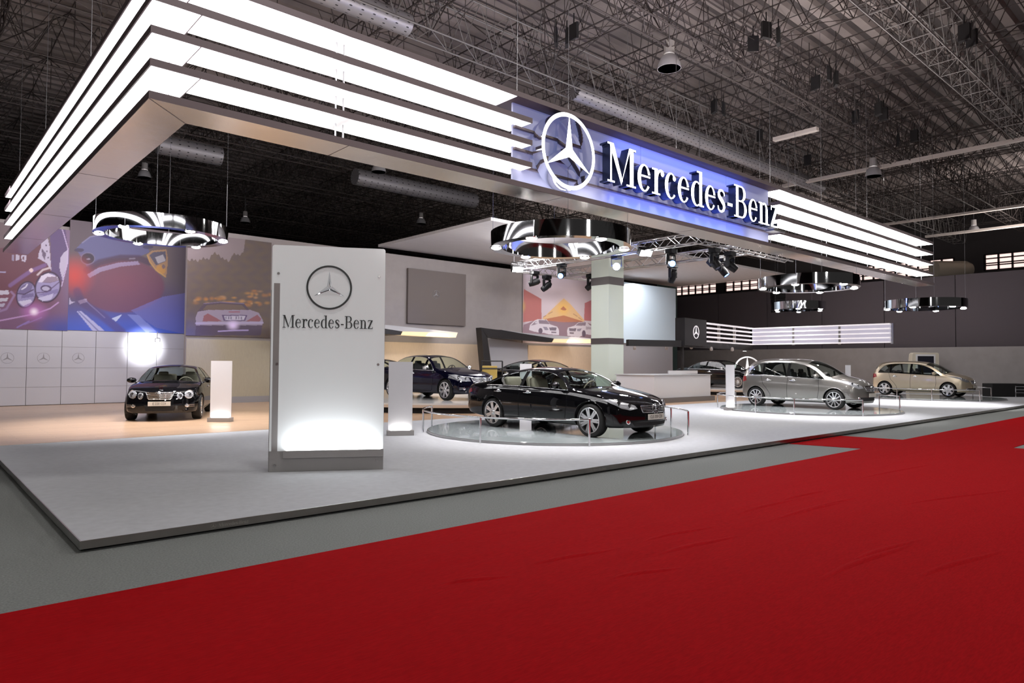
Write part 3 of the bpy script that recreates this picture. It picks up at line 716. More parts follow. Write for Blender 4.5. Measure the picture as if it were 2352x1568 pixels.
picture('roadster_picture', YR-.06, 429, 545, 622, 773, paint_rear, 'large dim printed picture of a silver roadster seen from behind', .018)
picture('sedan_pair_picture', YR-.06, 1201, 612, 1364, 790, paint_pair, 'printed picture of two white sedans before a yellow gabled house', .02)

# dark square panel with a small star
p0, p1 = at_Y(936,742,YR-.12), at_Y(1070,627,YR-.12)
sqp = thing('square_panel', ((p0.x+p1.x)/2,YR-.06,p0.z), 'dark taupe square wall panel with a tiny chrome star in its centre', 'wall panel')
obj('board', MB().box(p0.x,YR-.14,p0.z,p1.x,YR-.02,at_Y(936,615,YR-.12).z), mat('taupe_panel', (.15,.125,.115), .7), sqp, bevel=.01)
g = MB(); star_3d(g, frame_mat(at_Y(1002,676,YR-.16), (1,0,0), (0,0,1)), .19, .02, .05); obj('star_emblem', g, M_steel, sqp)

# angled display portals in front of the rear wall
M_pblack = mat('portal_black', (.014,.012,.013), .5)
M_pgrey = mat('portal_grey', (.46,.455,.48), .6)
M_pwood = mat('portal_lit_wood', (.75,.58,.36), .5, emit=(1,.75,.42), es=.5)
def poly_at(Y, pts, d, z=0): return [(at_Y(x, y, Y).x, at_Y(x, y, Y).z) for x, y in pts]
def slab_at(Y, pts, d): return MB().prism(poly_at(Y, pts, d), frame_mat((0,Y,0), (1,0,0), (0,0,1)), d)
Yp = 25.2
t = thing('display_portal', at_Y(1118,850,Yp), 'slanted black portal frame with glowing wooden roof end, behind the black coupe sedan', 'display portal')
obj('black_leg', slab_at(Yp, [(1105,752),(1120,776),(1138,913),(1119,913)], .4), M_pblack, t)
obj('black_beam', slab_at(Yp, [(1105,752),(1150,758),(1272,777),(1268,786),(1120,774)], .4), M_pblack, t)
obj('roof_top', slab_at(Yp+.02, [(1150,757),(1200,764),(1360,777),(1358,780),(1272,778)], 1.9), M_pgrey, t)
obj('glowing_end', slab_at(Yp-.02, [(1274,778),(1360,779),(1357,788),(1268,786)], .5), M_pwood, t)
obj('grey_infill', slab_at(Yp+1.0, [(1121,776),(1211,789),(1217,910),(1139,910)], .05), M_pgrey, t)
t = thing('display_portal', at_Y(990,776,Yp), 'floating angled display roof with glowing wooden end, under the dark square panel', 'display portal')
obj('black_beam', slab_at(Yp, [(700,732),(925,761),(921,769),(700,754)], 1.9), M_pblack, t)
obj('roof_top', slab_at(Yp+.02, [(760,735),(900,747),(1052,763),(1050,766),(925,761)], 1.9), M_pgrey, t)
obj('glowing_end', slab_at(Yp-.02, [(925,761),(1051,764),(1047,775),(921,769)], .5), M_pwood, t)
area('portal_light', at_Y(990,778,Yp-.2), at_Y(985,850,YR), 3, .6, 40, (1,.85,.65))
area('portal_light', at_Y(1310,791,Yp-.2), at_Y(1300,860,YR), 2.4, .6, 40, (1,.87,.75))

# ------------------------------------------------------------------ square pillar, soffit and lighting truss
pc = at_d(1398,800,30); PXc, PYc = pc.x, pc.y
M_pill = mat('pillar_paint', (.60,.65,.56), .35)
M_band = mat('pillar_band', (.07,.055,.055), .5)
pl = MB(); pl.box(PXc,PYc,SZ,PXc+1.02,PYc+1.02,6.99)
for y0, y1 in ((770,784),(628,646)):
    z0, z1 = EYE+(830-y1)/FPX*30, EYE+(830-y0)/FPX*30; pl.box(PXc-.012,PYc-.012,z0,PXc+1.03,PYc+1.03,z1,1)
struct('pillar', pl, [M_pill, M_band])
M_soff = mat('white_fabric_soffit', (.62,.59,.60), .85, noise=(1.2,.05), stretch=(1,10,1))
single('fabric_soffit', MB().box(16.2,19.4,7.0,39.5,27.45,7.12), M_soff, (28,23.4,7.0), 'wide white fabric soffit hanging over the rear of the stand', 'soffit')
def box_truss(a, b, w=.36, rc=.03, rw=.014):
    a, b = V(a), V(b); L = (b-a).length; d = (b-a)/L; s = V((-d.y,d.x,0)); u = V((0,0,1)); g = MB()
    cs = [(i*s+j*u)*w/2 for i in (-1,1) for j in (-1,1)]
    for c in cs: g.rod(a+c, b+c, rc, 8)
    n = int(L/.42)
    for i in range(n):
        p, q = a+d*(L*i/n), a+d*(L*(i+1)/n)
        for c0, c1 in ((0,1),(2,3),(0,2),(1,3)):
            if i % 2: c0, c1 = c1, c0
            g.rod(p+cs[c0], q+cs[c1], rw, 5)
    return g
TZr = 6.2
tr = thing('lighting_truss', (24,17,TZr), 'rectangular silver lighting truss hung below the soffit behind the sign', 'lighting truss')
TA = (21.3,23.8); TB = (21.0,13.6); TC = (27.6,13.6); TD = (27.6,23.8); TE = (24.45,13.6); TF = (24.45,23.8)
for p, q in ((TA,TB),(TB,TC),(TA,TD),(TF,TE)):
    obj('truss_section', box_truss((*p,TZr), (*q,TZr)), M_alu, tr)
for p in (TA,TB,TC,TD): obj('suspension_cable', MB().rod((*p,TZr+.2), (*p,12), .01, 5), M_cable, tr)
# moving heads and floodlights
M_blue = mat('blue_lens', (.1,.2,.9), .2, emit=(.16,.34,1), es=6)
M_lensoff = mat('dark_lens', (.02,.02,.06), .05)
def moving_head(p, aim, label, lit=0, drop=.0):
    p = V(p); t = thing('moving_head_light', p, label, 'stage light', 'moving head lights on the truss')
    obj('base', MB().box(p.x-.19,p.y-.15,p.z-.17,p.x+.19,p.y+.15,p.z-.0), M_black, t, bevel=.02)
    y = MB()
    for s in (-1,1): y.box(p.x+s*.19-.03,p.y-.07,p.z-.58,p.x+s*.19+.03,p.y+.07,p.z-.2)
    y.box(p.x-.2,p.y-.08,p.z-.24,p.x+.2,p.y+.08,p.z-.18); obj('yoke', y, M_black, t, bevel=.015)
    c = p+V((0,0,-.52)); d = (V(aim)-c).normalized(); R = d.to_track_quat('Z','Y').to_matrix().to_4x4(); R.translation = c
    h = obj('head', MB().lathe([(.0,-.26),(.10,-.25),(.15,-.15),(.155,.1),(.13,.28),(.12,.28),(.12,.25),(0,.25)], R, 20), M_black, t, smooth=40)
    obj('lens', MB().lathe([(0,.262),(.115,.262),(.115,.255)], R, 20), M_blue if lit else M_lensoff, h)
    if lit: spot('head_beam', c+d*.33, aim, lit, 26, (.2,.32,1), .5, .06)
    return t
def flood(p, aim, label, lit=0, col=(1,.98,.95)):
    p = V(p); t = thing('floodlight', p, label, 'floodlight', 'floodlights on the truss'); d = (V(aim)-p).normalized()
    x = d.cross(V((0,0,1))).normalized(); u = x.cross(d)
    obj('housing', MB().obox(p, (x,u,d), (.27,.15,.12)), M_black, t, bevel=.02)
    obj('lens', MB().obox(p+d*.121, (x,u,d), (.24,.12,.004)), M_lampglow if lit else M_lensoff, t)
    br = MB(); br.rod(p+x*.29, p+x*.29+V((0,0,.3)), .012); br.rod(p-x*.29, p-x*.29+V((0,0,.3)), .012); br.rod(p+x*.29+V((0,0,.3)), p-x*.29+V((0,0,.3)), .012)
    obj('bracket', br, M_black, t)
    if lit: area('flood_light', p+d*.14, aim, .4, .2, lit, col, 140)
zt = TZr-.24
def on_truss(px, py, X=None, Y=None): return at_Y(px,py,Y) if Y else at_X(px,py,X)
for px, py, X, Y, aim, lit, lab in (
    (1228,622,21.6,None,(14,30,2),90,'moving head light with slim blue beam edge, leftmost of the row on the truss'),
    (1256,632,22.6,None,(16,25,0),0,'unlit moving head light second from the left on the truss, aimed down'),
    (1290,604,21.3,None,(8,12,1),120,'moving head light glowing blue above the printed sedan pair picture'),
    (1357,630,24.6,None,(20,26,0),0,'unlit moving head light hanging just left of the square pillar'),
    (1541,572,21.1,None,(10,3,2),150,'moving head light with round blue lens, upper of the pair right of the pillar'),
    (1545,606,24.0,None,(24,19,0),0,'unlit moving head light hanging below the blue-lensed one'),
    (1641,570,None,13.6,(22,10,0),0,'unlit moving head light, left of the close trio by the soffit'),
    (1677,578,None,13.6,(26,8,0),0,'unlit moving head light, right of the close trio by the soffit'),
    (1660,592,None,15.2,(26,11,0),60,'moving head light tilted down with small blue lens, lowest of the trio')):
    moving_head(on_truss(px,py,X,Y), aim, lab, lit)
bp = at_X(1416,612,21.15); cst = mat('beam_lens', (.6,.7,1), .2, emit=(.45,.6,1), es=120)
b2 = thing('beam_lamp', bp, 'very bright blue-white lamp shining in front of the square pillar', 'stage light')
d = (EYEP-bp).normalized(); R = d.to_track_quat('Z','Y').to_matrix().to_4x4(); R.translation = bp
obj('housing', MB().lathe([(0,-.3),(.12,-.25),(.16,0),(.15,.02)], R, 20), M_black, b2, smooth=40)
g = MB(); g.tube([bp-CR*.2, bp-CR*.2+CU*.3, bp+CR*.2+CU*.3, bp+CR*.2], .025); g.box(bp.x-.16,bp.y-.16,bp.z+.3,bp.x+.16,bp.y+.16,TZr-.2); obj('yoke', g, M_black, b2)
obj('lens', MB().lathe([(0,.03),(.10,.028),(.15,.018)], R, 20), cst, b2)
sp = bpy.data.lights.new('beam_glow', 'POINT'); sp.energy = 110; sp.color = (.2,.3,1); sp.shadow_soft_size = .12
so = bpy.data.objects.new('beam_glow', sp); COL.objects.link(so); so.location = bp+d*.3
spot('soffit_beam', (23,19.8,5.9), (18.0,23.4,7.0), 260, 16, (.25,.35,1), .8, .1)
flood(at_X(1188,617,21.0), (15,12,0), 'glowing white floodlight at the left corner of the truss', 160)
flood(at_X(1481,578,21.0), (18,9,0), 'glowing white floodlight right of the mirror ring over the coupe sedan', 120)
flood(at_Y(1640,604,14.6), (24,19,1), 'unlit black floodlight below the close trio of stage lights')
flood(at_d(1134,507,27), (18,20,2), 'unlit black floodlight in front of the soffit\'s upper edge')

# ------------------------------------------------------------------ reception counter
M_counter = mat('counter_white', (.66,.64,.64), .35)
ct = thing('reception_counter', (25,18,SZ), 'white box-shaped reception counter on a grey plinth right of the pillar', 'counter')
obj('plinth', MB().box(22.85,16.92,SZ,27.3,19.1,.31), mat('counter_plinth', (.17,.155,.15), .4), ct)
obj('body', MB().box(22.95,17.02,.31,27.1,19.0,1.24), M_counter, ct)
obj('worktop', MB().box(22.9,16.97,1.24,27.15,19.05,1.275), mat('counter_top', (.5,.49,.49), .3), ct, bevel=.005)
single('counter_screen', MB().box(25.9,18.4,1.275,28.2,18.46,1.42), M_counter, (27,18.43,1.275), 'low white upstand on the reception counter\'s far edge', 'upstand')

# ------------------------------------------------------------------ far star stand, kiosk, boxes
c = at_d(1717,849,43.5)
s = thing('star_stand', (c.x,c.y,SZ), 'big white three-pointed star ring standing behind the grey hatchback', 'star sculpture')
dirx = V((CR.x,CR.y,0)).normalized()
g = MB(); star_3d(g, frame_mat(c, dirx, (0,0,1)), .85, .1, .1); obj('star', g, M_white, s)
g = MB(); g.obox((c.x,c.y,(SZ+c.z-.85)/2+.02), (dirx,V((-dirx.y,dirx.x,0)),(0,0,1)), (.14,.06,(c.z-.85-SZ)/2+.03)); obj('post', g, M_white, s)
p = at_d(1710,806,42.5)
s = thing('ceiling_spot', p, 'small bright spot lamp glaring above the white star ring', 'spotlight')
obj('lamp_head', MB().lathe([(0,.14),(.09,.13),(.11,0),(.0,0)], M.Translation(p), 16), M_black, s)
obj('lens', MB().lathe([(0,-.01),(.10,-.005)], M.Translation(p), 16), M_lampglow, s)
spot('star_spot', p+V((0,0,-.06)), c, 90, 90)
k0 = at_d(2124,832,40)
M_kiosk = mat('kiosk_cream', (.62,.57,.47), .5)
s = thing('screen_kiosk', (k0.x,k0.y,SZ), 'cream kiosk with dark screen standing behind the gold hatchback', 'kiosk')
kx = V((CR.x,CR.y,0)).normalized(); km = frame_mat((k0.x,k0.y,0), kx, (0,0,1))
obj('housing', MB().prism([(-.95,SZ),(.85,SZ),(.85,2.42),(.78,2.48),(-.62,2.48),(-.72,2.4)], km, .35), M_kiosk, s, bevel=.02)
obj('screen_frame', MB().prism(rect(-.52,1.2,.62,2.38), km @ M.Translation((0,0,.015)), .014), M_white, s)
obj('screen', MB().prism(rect(-.42,1.3,.52,2.28), km @ M.Translation((0,0,.025)), .01), mat('screen_glass', (.02,.02,.03), .1), s)
k0 = at_d(2304,890,36.5); k0.z = SZ
single('storage_box', MB().obox(k0+V((0,0,.35)), (kx,V((-kx.y,kx.x,0)),(0,0,1)), (.85,.4,.35)), M_matte, k0, 'low black box by the dark wall at far right', 'box', bevel=.03)
k0 = at_d(2346,890,35.5); k0.z = SZ
g = MB()
for i in range(3): g.rod(k0+kx*(-.3)+V((0,0,.25+.16*i)), k0+kx*1.2+V((0,0,.25+.16*i)), .015)
for i in range(2): g.rod(k0+kx*(-.3+1.3*i), k0+kx*(-.3+1.3*i)+V((0,0,.6)), .02)
single('barrier_rail', g, M_chrome, k0, 'thin chrome barrier rail right of the black box', 'barrier')

p = at_d(1787,694,42)
s = thing('hanging_speaker', p, 'black loudspeaker column hanging in front of the dark drape', 'speaker')
g = MB()
for i in range(3): g.obox(p+V((0,0,.42-.42*i)), (dirx, V((-dirx.y,dirx.x,0)), (0,0,1)), (.36-.02*i,.3,.19))
obj('cabinet', g, M_black, s); obj('chain', MB().rod(p+V((0,0,.6)), p+V((0,0,6.5)), .02), M_cable, s)
# far stand with slatted light band
fs = thing('far_light_band', at_d(1720,790,38), 'distant black stand fascia with small white star and glowing slatted light band', 'light band')
p0, pc_, p1 = at_d(1562,790,33), at_d(1724,790,40), at_d(2047,785,34.5)
z0, z1 = 2.86, 3.78
def band(a, b, za, zb, mb, th=.06, mi=0, off=0):
    a, b = V((a.x,a.y,0)), V((b.x,b.y,0)); d = (b-a).normalized(); n = V((d.y,-d.x,0))
    if n.dot(EYEP-a) < 0: n = -n
    c = (a+b)/2+n*off; return mb.obox((c.x,c.y,(za+zb)/2), (d,n,(0,0,1)), ((b-a).length/2,th,(zb-za)/2), mi)
pa = p0+(pc_-p0)*.27
obj('black_fascia', band(p0, pa, 2.62, 3.95, MB(), .25), M_pblack, fs)
pb = at_d(1441,792,32)
b_ = MB(); band(pb, p0, 2.55, 2.85, b_, .12); band(p0, pc_, 2.55, 2.85, b_, .12); obj('lower_beam', b_, M_pblack, fs)
dd = (pa-p0).normalized(); nn = V((dd.y,-dd.x,0)); nn = nn if nn.dot(EYEP-p0) > 0 else -nn
g = MB(); star_3d(g, frame_mat((p0+pa)/2*V((1,1,0)).length*0+V(((p0.x+pa.x)/2,(p0.y+pa.y)/2,3.3))+nn*.27, dd, (0,0,1)), .32, .03, .09)
obj('star_emblem', g, mat('far_star', (.9,.9,.9), .5, emit=(1,.9,.95), es=.7), fs)
M_slat2 = mat('far_slat', (.8,.78,.8), .4, emit=(1,.93,.97), es=.5)
M_bandglow = mat('far_band_panel', (.35,.33,.38), .5, emit=(.8,.76,.9), es=.30)
for i in range(5):
    z = z0+(z1-z0)*i/4
    obj('slat', band(pa, pc_, z, z+.07, MB(), .10, 0, .12), M_slat2, fs)
    obj('slat', band(pc_, p1, z, z+.06, MB(), .10, 0, .12), M_slat2, fs)
obj('glowing_panel', band(pc_, p1, z0+.02, z1+.04, MB(), .03), M_bandglow, fs)
for f in (.0,.33,.66,1.):
    q = pc_+(p1-pc_)*f; obj('mullion', MB().box(q.x-.03,q.y-.12,z0-.05,q.x+.03,q.y+.02,z1+.06), M_steel, fs)
for f in (.3,.62,1.):
    q = pa+(pc_-pa)*f; obj('mullion', MB().box(q.x-.03,q.y-.12,z0,q.x+.03,q.y+.02,z1+.06), M_steel, fs)
for px, py in ((1588,797),(1634,801),(1682,802),(1458,799),(1531,799)):
    p = at_d(px, py, 35)
    single('round_spot', MB().lathe([(0,-.10),(.07,-.08),(.085,.0),(.05,.10),(0,.11)], M.Translation(p), 14), mat('pale_spot_body', (.5,.45,.43), .4), p, 'small pale round spot lamp under the distant black beam', 'spotlight', 'round spots under the distant beam')
# post carrying the distant beam
q = at_d(1567,850,33.2); single('beam_post', MB().box(q.x-.06,q.y-.06,SZ,q.x+.06,q.y+.06,2.6), M_pblack, (q.x,q.y,SZ), 'thin dark post carrying the distant black beam', 'post')

# hall fixtures in the roof ------------------------------------------------
M_duct = mat('galvanised_duct', (.36,.35,.37), .45, .5)
def duct_dots():
    nt = M_duct.node_tree; b = nt.nodes['Principled BSDF']; tc = nt.nodes.new('ShaderNodeTexCoord'); sp_ = nt.nodes.new('ShaderNodeSeparateXYZ')
    nt.links.new(tc.outputs['Object'], sp_.inputs[0])
    def mth(op, a, b_=None):
        n = nt.nodes.new('ShaderNodeMath'); n.operation = op
        for i, q in enumerate((a, b_)):
            if q is None: continue
            if isinstance(q, (int, float)): n.inputs[i].default_value = q
            else: nt.links.new(q, n.inputs[i])
        return n.outputs[0]
    x = mth('SUBTRACT', mth('FRACT', mth('MULTIPLY', sp_.outputs['X'], 2.9)), .5)
    an = mth('MULTIPLY', mth('ARCTAN2', mth('SUBTRACT', sp_.outputs['Z'], .32), sp_.outputs['Y']), 2.3)
    y = mth('SUBTRACT', mth('FRACT', an), .5)
    d = mth('ADD', mth('MULTIPLY', x, x), mth('MULTIPLY', y, y)); k = mth('LESS_THAN', d, .016)
    mx = nt.nodes.new('ShaderNodeMix'); mx.data_type = 'RGBA'; nt.links.new(k, mx.inputs['Factor'])
    mx.inputs[6].default_value = (.36,.35,.37,1); mx.inputs[7].default_value = (.03,.03,.03,1); nt.links.new(mx.outputs[2], b.inputs['Base Color'])
duct_dots()
def duct(x0, x1, y, z, r, label):
    t = thing('air_duct', ((x0+x1)/2,y,z-r), label, 'air duct', 'round air ducts')
    R = frame_mat((x0,y,z), (0,1,0), (0,0,1)); L = x1-x0
    obj('pipe', MB().lathe([(0,0),(r,0),(r,L),(0,L)], R, 24), M_duct, t, smooth=40)
duct(5.5,10.3,16.0,11.1,.30,'perforated round duct at the ceiling above the canopy corner')
duct(17,36,16.0,11.1,.32,'long perforated round duct running above the blue sign')
q = at_z(815,405,10.6); duct(q.x, at_Y(1090,450,q.y).x, q.y, 10.6, .40, 'wide dim duct in the dark roof below the canopy\'s front slats')
q = at_z(362,330,10.8); duct(q.x, at_Y(507,345,q.y).x, q.y, 10.8, .42, 'short dim duct seen inside the canopy corner above the left ring lamp')
bd = at_d(2183,620,44)
single('duct_end', MB().lathe([(0,0),(.58,0),(.58,2.0),(.45,2.3),(0,2.3)], M.Translation(bd) @ V((CR.x,CR.y,0)).to_track_quat('Z','Y').to_matrix().to_4x4() @ M.Translation((0,0,-1.05)), 28), mat('tan_duct', (.36,.31,.25), .5, .3), bd, 'fat tan duct end beside the canopy\'s far right tip', 'air duct', smooth=40)
M_strip = mat('strip_light_body', (.62,.56,.52), .5)
def strip(x, y0, y1, z, label):
    single('strip_light', MB().box(x-.12,y0,z,x+.12,y1,z+.14), M_strip, (x,(y0+y1)/2,z), label, 'strip light', 'strip lights')
strip(33.9,6.5,17.0,10.9,'long unlit strip light crossing above the canopy\'s right arm')
strip(26.6,11.9,13.7,10.9,'short unlit strip light tube in the roof right of the sign')
strip(50.5,7,15.5,10.2,'distant unlit strip light beyond the canopy tip')
strip(48,9,21,10.9,'distant pale strip light behind the far slats')
M_bell = mat('lamp_reflector', (.75,.75,.78), .25, .5)
def highbay(px, py, z, label, s=1.):
    c = at_z(px, py, z); t = thing('high_bay_lamp', c, label, 'ceiling lamp', 'bell-shaped hall lamps')
    T = M.Translation(c) @ M.Scale(s, 4)
    obj('reflector', MB().lathe([(.30,0),(.285,.12),(.22,.28),(.13,.36),(.12,.355),(.21,.27),(.27,.12),(.29,0)], T, 24), M_bell, t, smooth=40)
    obj('gear_box', MB().lathe([(0,.72),(.13,.70),(.14,.38),(0,.36)], T, 16), mat('lamp_gear_box', (.4,.38,.37), .5), t)
    obj('bulb', MB().lathe([(0,.05),(.06,.10),(.07,.2),(.03,.33)], T, 12), mat('lamp_bulb', (.8,.8,.8), .3, emit=(1,.95,.95), es=9), t)  # bulb glow added so the unlit lamp's reflector looks bright
    obj('stem', MB().rod(c+V((0,0,.7*s)), (c.x,c.y,12.6), .02), M_cable, t)
for a in ((1537,158,10.4,'bell-shaped hall lamp hanging high to the right of the star sign',1.15),(332,408,10.4,'bell-shaped hall lamp seen through the canopy corner',1),(870,395,10.4,'bell-shaped hall lamp below the canopy\'s front slats',1.1),
          (2006,405,10.4,'bell-shaped hall lamp under the long strip light at right',1.2),(2237,532,10.4,'distant hall lamp above the right end of the canopy',1.1),(967,514,10.4,'dim distant hall lamp above the white soffit edge',1),(563,511,10.4,'dim distant hall lamp right of the left ring lamp',1)):
    highbay(*a)
for i, (px, py) in enumerate(((1277,85),(1302,88),(1318,72),(1640,245),(1662,250),(1760,70),(1788,85),(1730,100),(1905,170),(1920,182),(2018,250),(2030,262),(2215,75),(2232,88),(2062,322),(2100,312),(1745,312),(1855,368),(1965,268),(1873,190))):
    c = at_z(px, py, 11.6); g = MB(); a = random.uniform(0,6)
    g.obox(c, (V((cos(a),sin(a),0)), V((-sin(a),cos(a),.3)).normalized(), V((0,0,1))), (.16,.05,.24))
    g.rod(c+V((0,0,.2)), c+V((0,0,.55)), .02)
    single('roof_floodlight', g, M_matte, c, 'small dark floodlight clamped under the roof girders', 'floodlight', 'dark floodlights in the roof')
# ------------------------------------------------------------------ cars
def pchip(pts):
    xs = [p[0] for p in pts]; ys = [p[1] for p in pts]; n = len(xs)
    h = [xs[i+1]-xs[i] for i in range(n-1)]; d = [(ys[i+1]-ys[i])/h[i] for i in range(n-1)]
    m = [d[0]]+[0 if d[i-1]*d[i] <= 0 else 2*d[i-1]*d[i]/(d[i-1]+d[i]) for i in range(1, n-1)]+[d[-1]]
    def f(x):
        if x <= xs[0]: return ys[0]
        if x >= xs[-1]: return ys[-1]
        i = max(k for k in range(n-1) if xs[k] <= x); t = (x-xs[i])/h[i]
        return ((1+2*t)*(1-t)**2*ys[i] + t*(1-t)**2*h[i]*m[i] + t*t*(3-2*t)*ys[i+1] + t*t*(t-1)*h[i]*m[i+1])
    return f
def sc_x(pts, k): return [(x*k, y) for x, y in pts]
SPEC = {}
SPEC['coupe'] = dict(L=4.913, ends=(.12,4.683), axle=(1.186,4.04), R=.335, track=.805, yroof=.60, kb=.925,
    w=[(.12,.74),(.18,.80),(.35,.87),(.7,.915),(1.2,.935),(3.8,.935),(4.25,.91),(4.5,.86),(4.62,.80),(4.683,.72)],
    bow=[(.12,-.12),(.7,-.05),(1.3,-.03),(2.2,0),(2.9,.03),(3.55,.10),(4.1,.12),(4.683,.23)],
    zbot=[(.12,.36),(.35,.26),(.9,.21),(4.2,.20),(4.683,.22)],
    ztop=[(.12,.90),(.17,.985),(.40,1.03),(.78,1.085),(1.3,1.265),(1.8,1.372),(2.25,1.40),(2.7,1.375),(3.0,1.31),(3.5,1.04),(3.62,.985),(4.0,.915),(4.4,.815),(4.6,.735),(4.683,.665)],
    zbelt=[(.12,.84),(.3,.92),(.8,.96),(1.5,.972),(2.5,.952),(3.4,.922),(3.7,.90),(4.2,.825),(4.5,.735),(4.683,.60)],
    dlo=[(.95,.972),(1.15,1.085),(1.5,1.205),(1.95,1.29),(2.3,1.308),(2.65,1.283),(2.95,1.21),(3.2,1.09),(3.42,.935)],
    pillars=[(2.02,2.12)], ws=(2.92,3.60), rw=(.84,1.6), seams=[3.40,2.07,1.25], handles=[2.30,1.36], hz=.83)
SPEC['sedan'] = dict(L=4.856, ends=(.12,4.64), axle=(1.19,4.045), R=.325, track=.79, yroof=.58, kb=.92,
    w=[(.12,.74),(.18,.79),(.35,.85),(.7,.895),(1.2,.911),(3.8,.911),(4.2,.89),(4.45,.85),(4.57,.80),(4.64,.73)],
    bow=[(.12,-.12),(.7,-.05),(1.3,-.03),(2.2,0),(2.9,.03),(3.55,.10),(4.1,.12),(4.64,.216)],
    zbot=[(.12,.36),(.35,.26),(.9,.20),(4.2,.19),(4.64,.21)],
    ztop=[(.12,.90),(.17,1.0),(.45,1.055),(.85,1.09),(1.25,1.26),(1.6,1.40),(2.1,1.45),(2.55,1.437),(2.9,1.385),(3.45,1.08),(3.58,1.02),(4.0,.95),(4.35,.875),(4.55,.80),(4.64,.715)],
    zbelt=[(.12,.84),(.3,.91),(.8,.955),(1.5,.962),(2.5,.945),(3.4,.925),(3.7,.915),(4.2,.86),(4.5,.77),(4.64,.63)],
    dlo=[(.98,.962),(1.15,1.09),(1.45,1.275),(1.8,1.352),(2.3,1.37),(2.7,1.335),(3.0,1.21),(3.2,1.08),(3.4,.935)],
    pillars=[(2.05,2.15),(1.22,1.26)], ws=(2.87,3.56), rw=(.88,1.5), seams=[3.40,2.10,1.28], handles=[2.35,1.40], hz=.82)
SPEC['hatch'] = dict(L=4.27, ends=(.08,4.08), axle=(.672,3.45), R=.318, track=.765, yroof=.60, kb=.93,
    w=[(.08,.74),(.14,.80),(.3,.845),(.6,.88),(1.0,.888),(3.2,.888),(3.65,.872),(3.9,.83),(4.0,.78),(4.08,.69)],
    bow=[(.08,-.08),(.4,-.04),(1.0,-.02),(1.8,0),(2.5,.04),(3.2,.12),(3.6,.13),(4.08,.19)],
    zbot=[(.08,.36),(.3,.26),(.7,.21),(3.6,.20),(4.08,.22)],
    ztop=[(.08,1.0),(.12,1.16),(.20,1.34),(.28,1.49),(.42,1.545),(1.1,1.60),(1.8,1.60),(2.3,1.56),(2.6,1.49),(3.2,1.15),(3.33,1.08),(3.65,1.0),(3.88,.92),(4.0,.845),(4.08,.76)],
    zbelt=[(.08,.93),(.16,1.0),(.35,1.055),(.9,1.05),(1.8,1.01),(2.6,.97),(3.1,.945),(3.5,.91),(3.8,.84),(4.0,.75),(4.08,.66)],
    dlo=[(.36,1.06),(.48,1.235),(.66,1.375),(.95,1.45),(1.4,1.478),(1.9,1.462),(2.3,1.40),(2.65,1.27),(2.9,1.11),(3.1,.955)],
    pillars=[(.90,.98),(1.80,1.90),(2.72,2.78)], ws=(2.45,3.28), rw=(.14,.30), seams=[2.90,1.86,.98], handles=[2.05,1.14], hz=.88)
M_tire = mat('tire_rubber', (.012,.012,.012), .75)
M_rim = mat('alloy_rim', (.78,.79,.80), .22, .9)
M_disc = mat('brake_disc', (.06,.06,.065), .4, .8)
M_cglass = glass('car_glass', (.78,.86,.84))
M_lens = mat('lamp_chrome', (.42,.43,.46), .32, .45, coat=1)
M_bowl = mat('lamp_bowl', (.16,.165,.18), .1, .6, coat=1)
M_bulb = mat('lamp_reflector_bowl', (.9,.9,.92), .08, 1)
M_red = mat('tail_lamp_red', (.30,.01,.015), .15, coat=1)
M_plate = mat('number_plate', (.62,.58,.52), .5)
M_text = mat('plate_lettering', (.10,.09,.085), .6)
M_beige = mat('beige_leather', (.30,.25,.19), .6)
M_dgrey = mat('dark_interior', (.02,.02,.022), .6)
M_gap = mat('panel_gap', (.004,.004,.004), .7, spec=.1)
def paint(name, col, metal=0., rough=.25):
    return mat(name, col, rough, metal, coat=1., spec=.5 if metal else 0.)
def section(s, x, F):
    w, zb, zB, zt = F['w'](x), F['zbot'](x), F['zbelt'](x), F['ztop'](x)
    yb = w*s['kb']; d0, d1 = s['dlo'][0][0], s['dlo'][-1][0]
    zpk = max(z for _, z in s['dlo'])
    if d0 < x < d1: za = max(F['dlo'](x), zB+.004)
    else: za = zB+.004
    ya = yb-(yb-s['yroof'])*max(0, (za-zB)/(zpk-.95))
    zt = max(zt, za+.01)
    y9 = ya-.07; z9 = za+.45*(zt-za)
    H = zB-zb
    low = [(.82*w,zb),(.945*w,zb+.035),(.982*w,zb+.2*H),(w,zb+.46*H),(.992*w,zb+.70*H),(yb+.28*(w-yb),zB-.045),(yb,zB)]
    P = [(low[0][0]*j/8, zb) for j in range(8)]
    idx = {}
    def cr(a, b, c, d, t):
        return tuple(.5*(2*b[k]+(c[k]-a[k])*t+(2*a[k]-5*b[k]+4*c[k]-d[k])*t*t+(-a[k]+3*b[k]-3*c[k]+d[k])*t**3) for k in (0,1))
    sub = [1,2,3,3,3,2]
    for i in range(6):
        a = low[max(0,i-1)]; b = low[i]; c = low[i+1]; d = low[min(6,i+2)]
        if i == 0: a = b
        for j in range(sub[i]): P.append(cr(a,b,c,d,j/sub[i]))
    P.append(low[6]); k7 = len(P)-1
    for j in range(1,4):
        t = j/3; P.append((yb+(ya-yb)*t+.018*sin(PI*t)*(za-zB)*2, zB+(za-zB)*t))
    k8 = len(P)-1
    P.append(((ya*.45+y9*.55)+.012, za+.42*(z9-za))); P.append((y9,z9)); k9 = len(P)-1
    for j in range(1,9):
        y = y9*(1-j/8); P.append((y, zt-(zt-z9)*(y/y9)**2))
    bw = F['bow'](x)
    return [V((x+bw*(1-(y/w)**2), y, z)) for y, z in P], k7, k8, k9
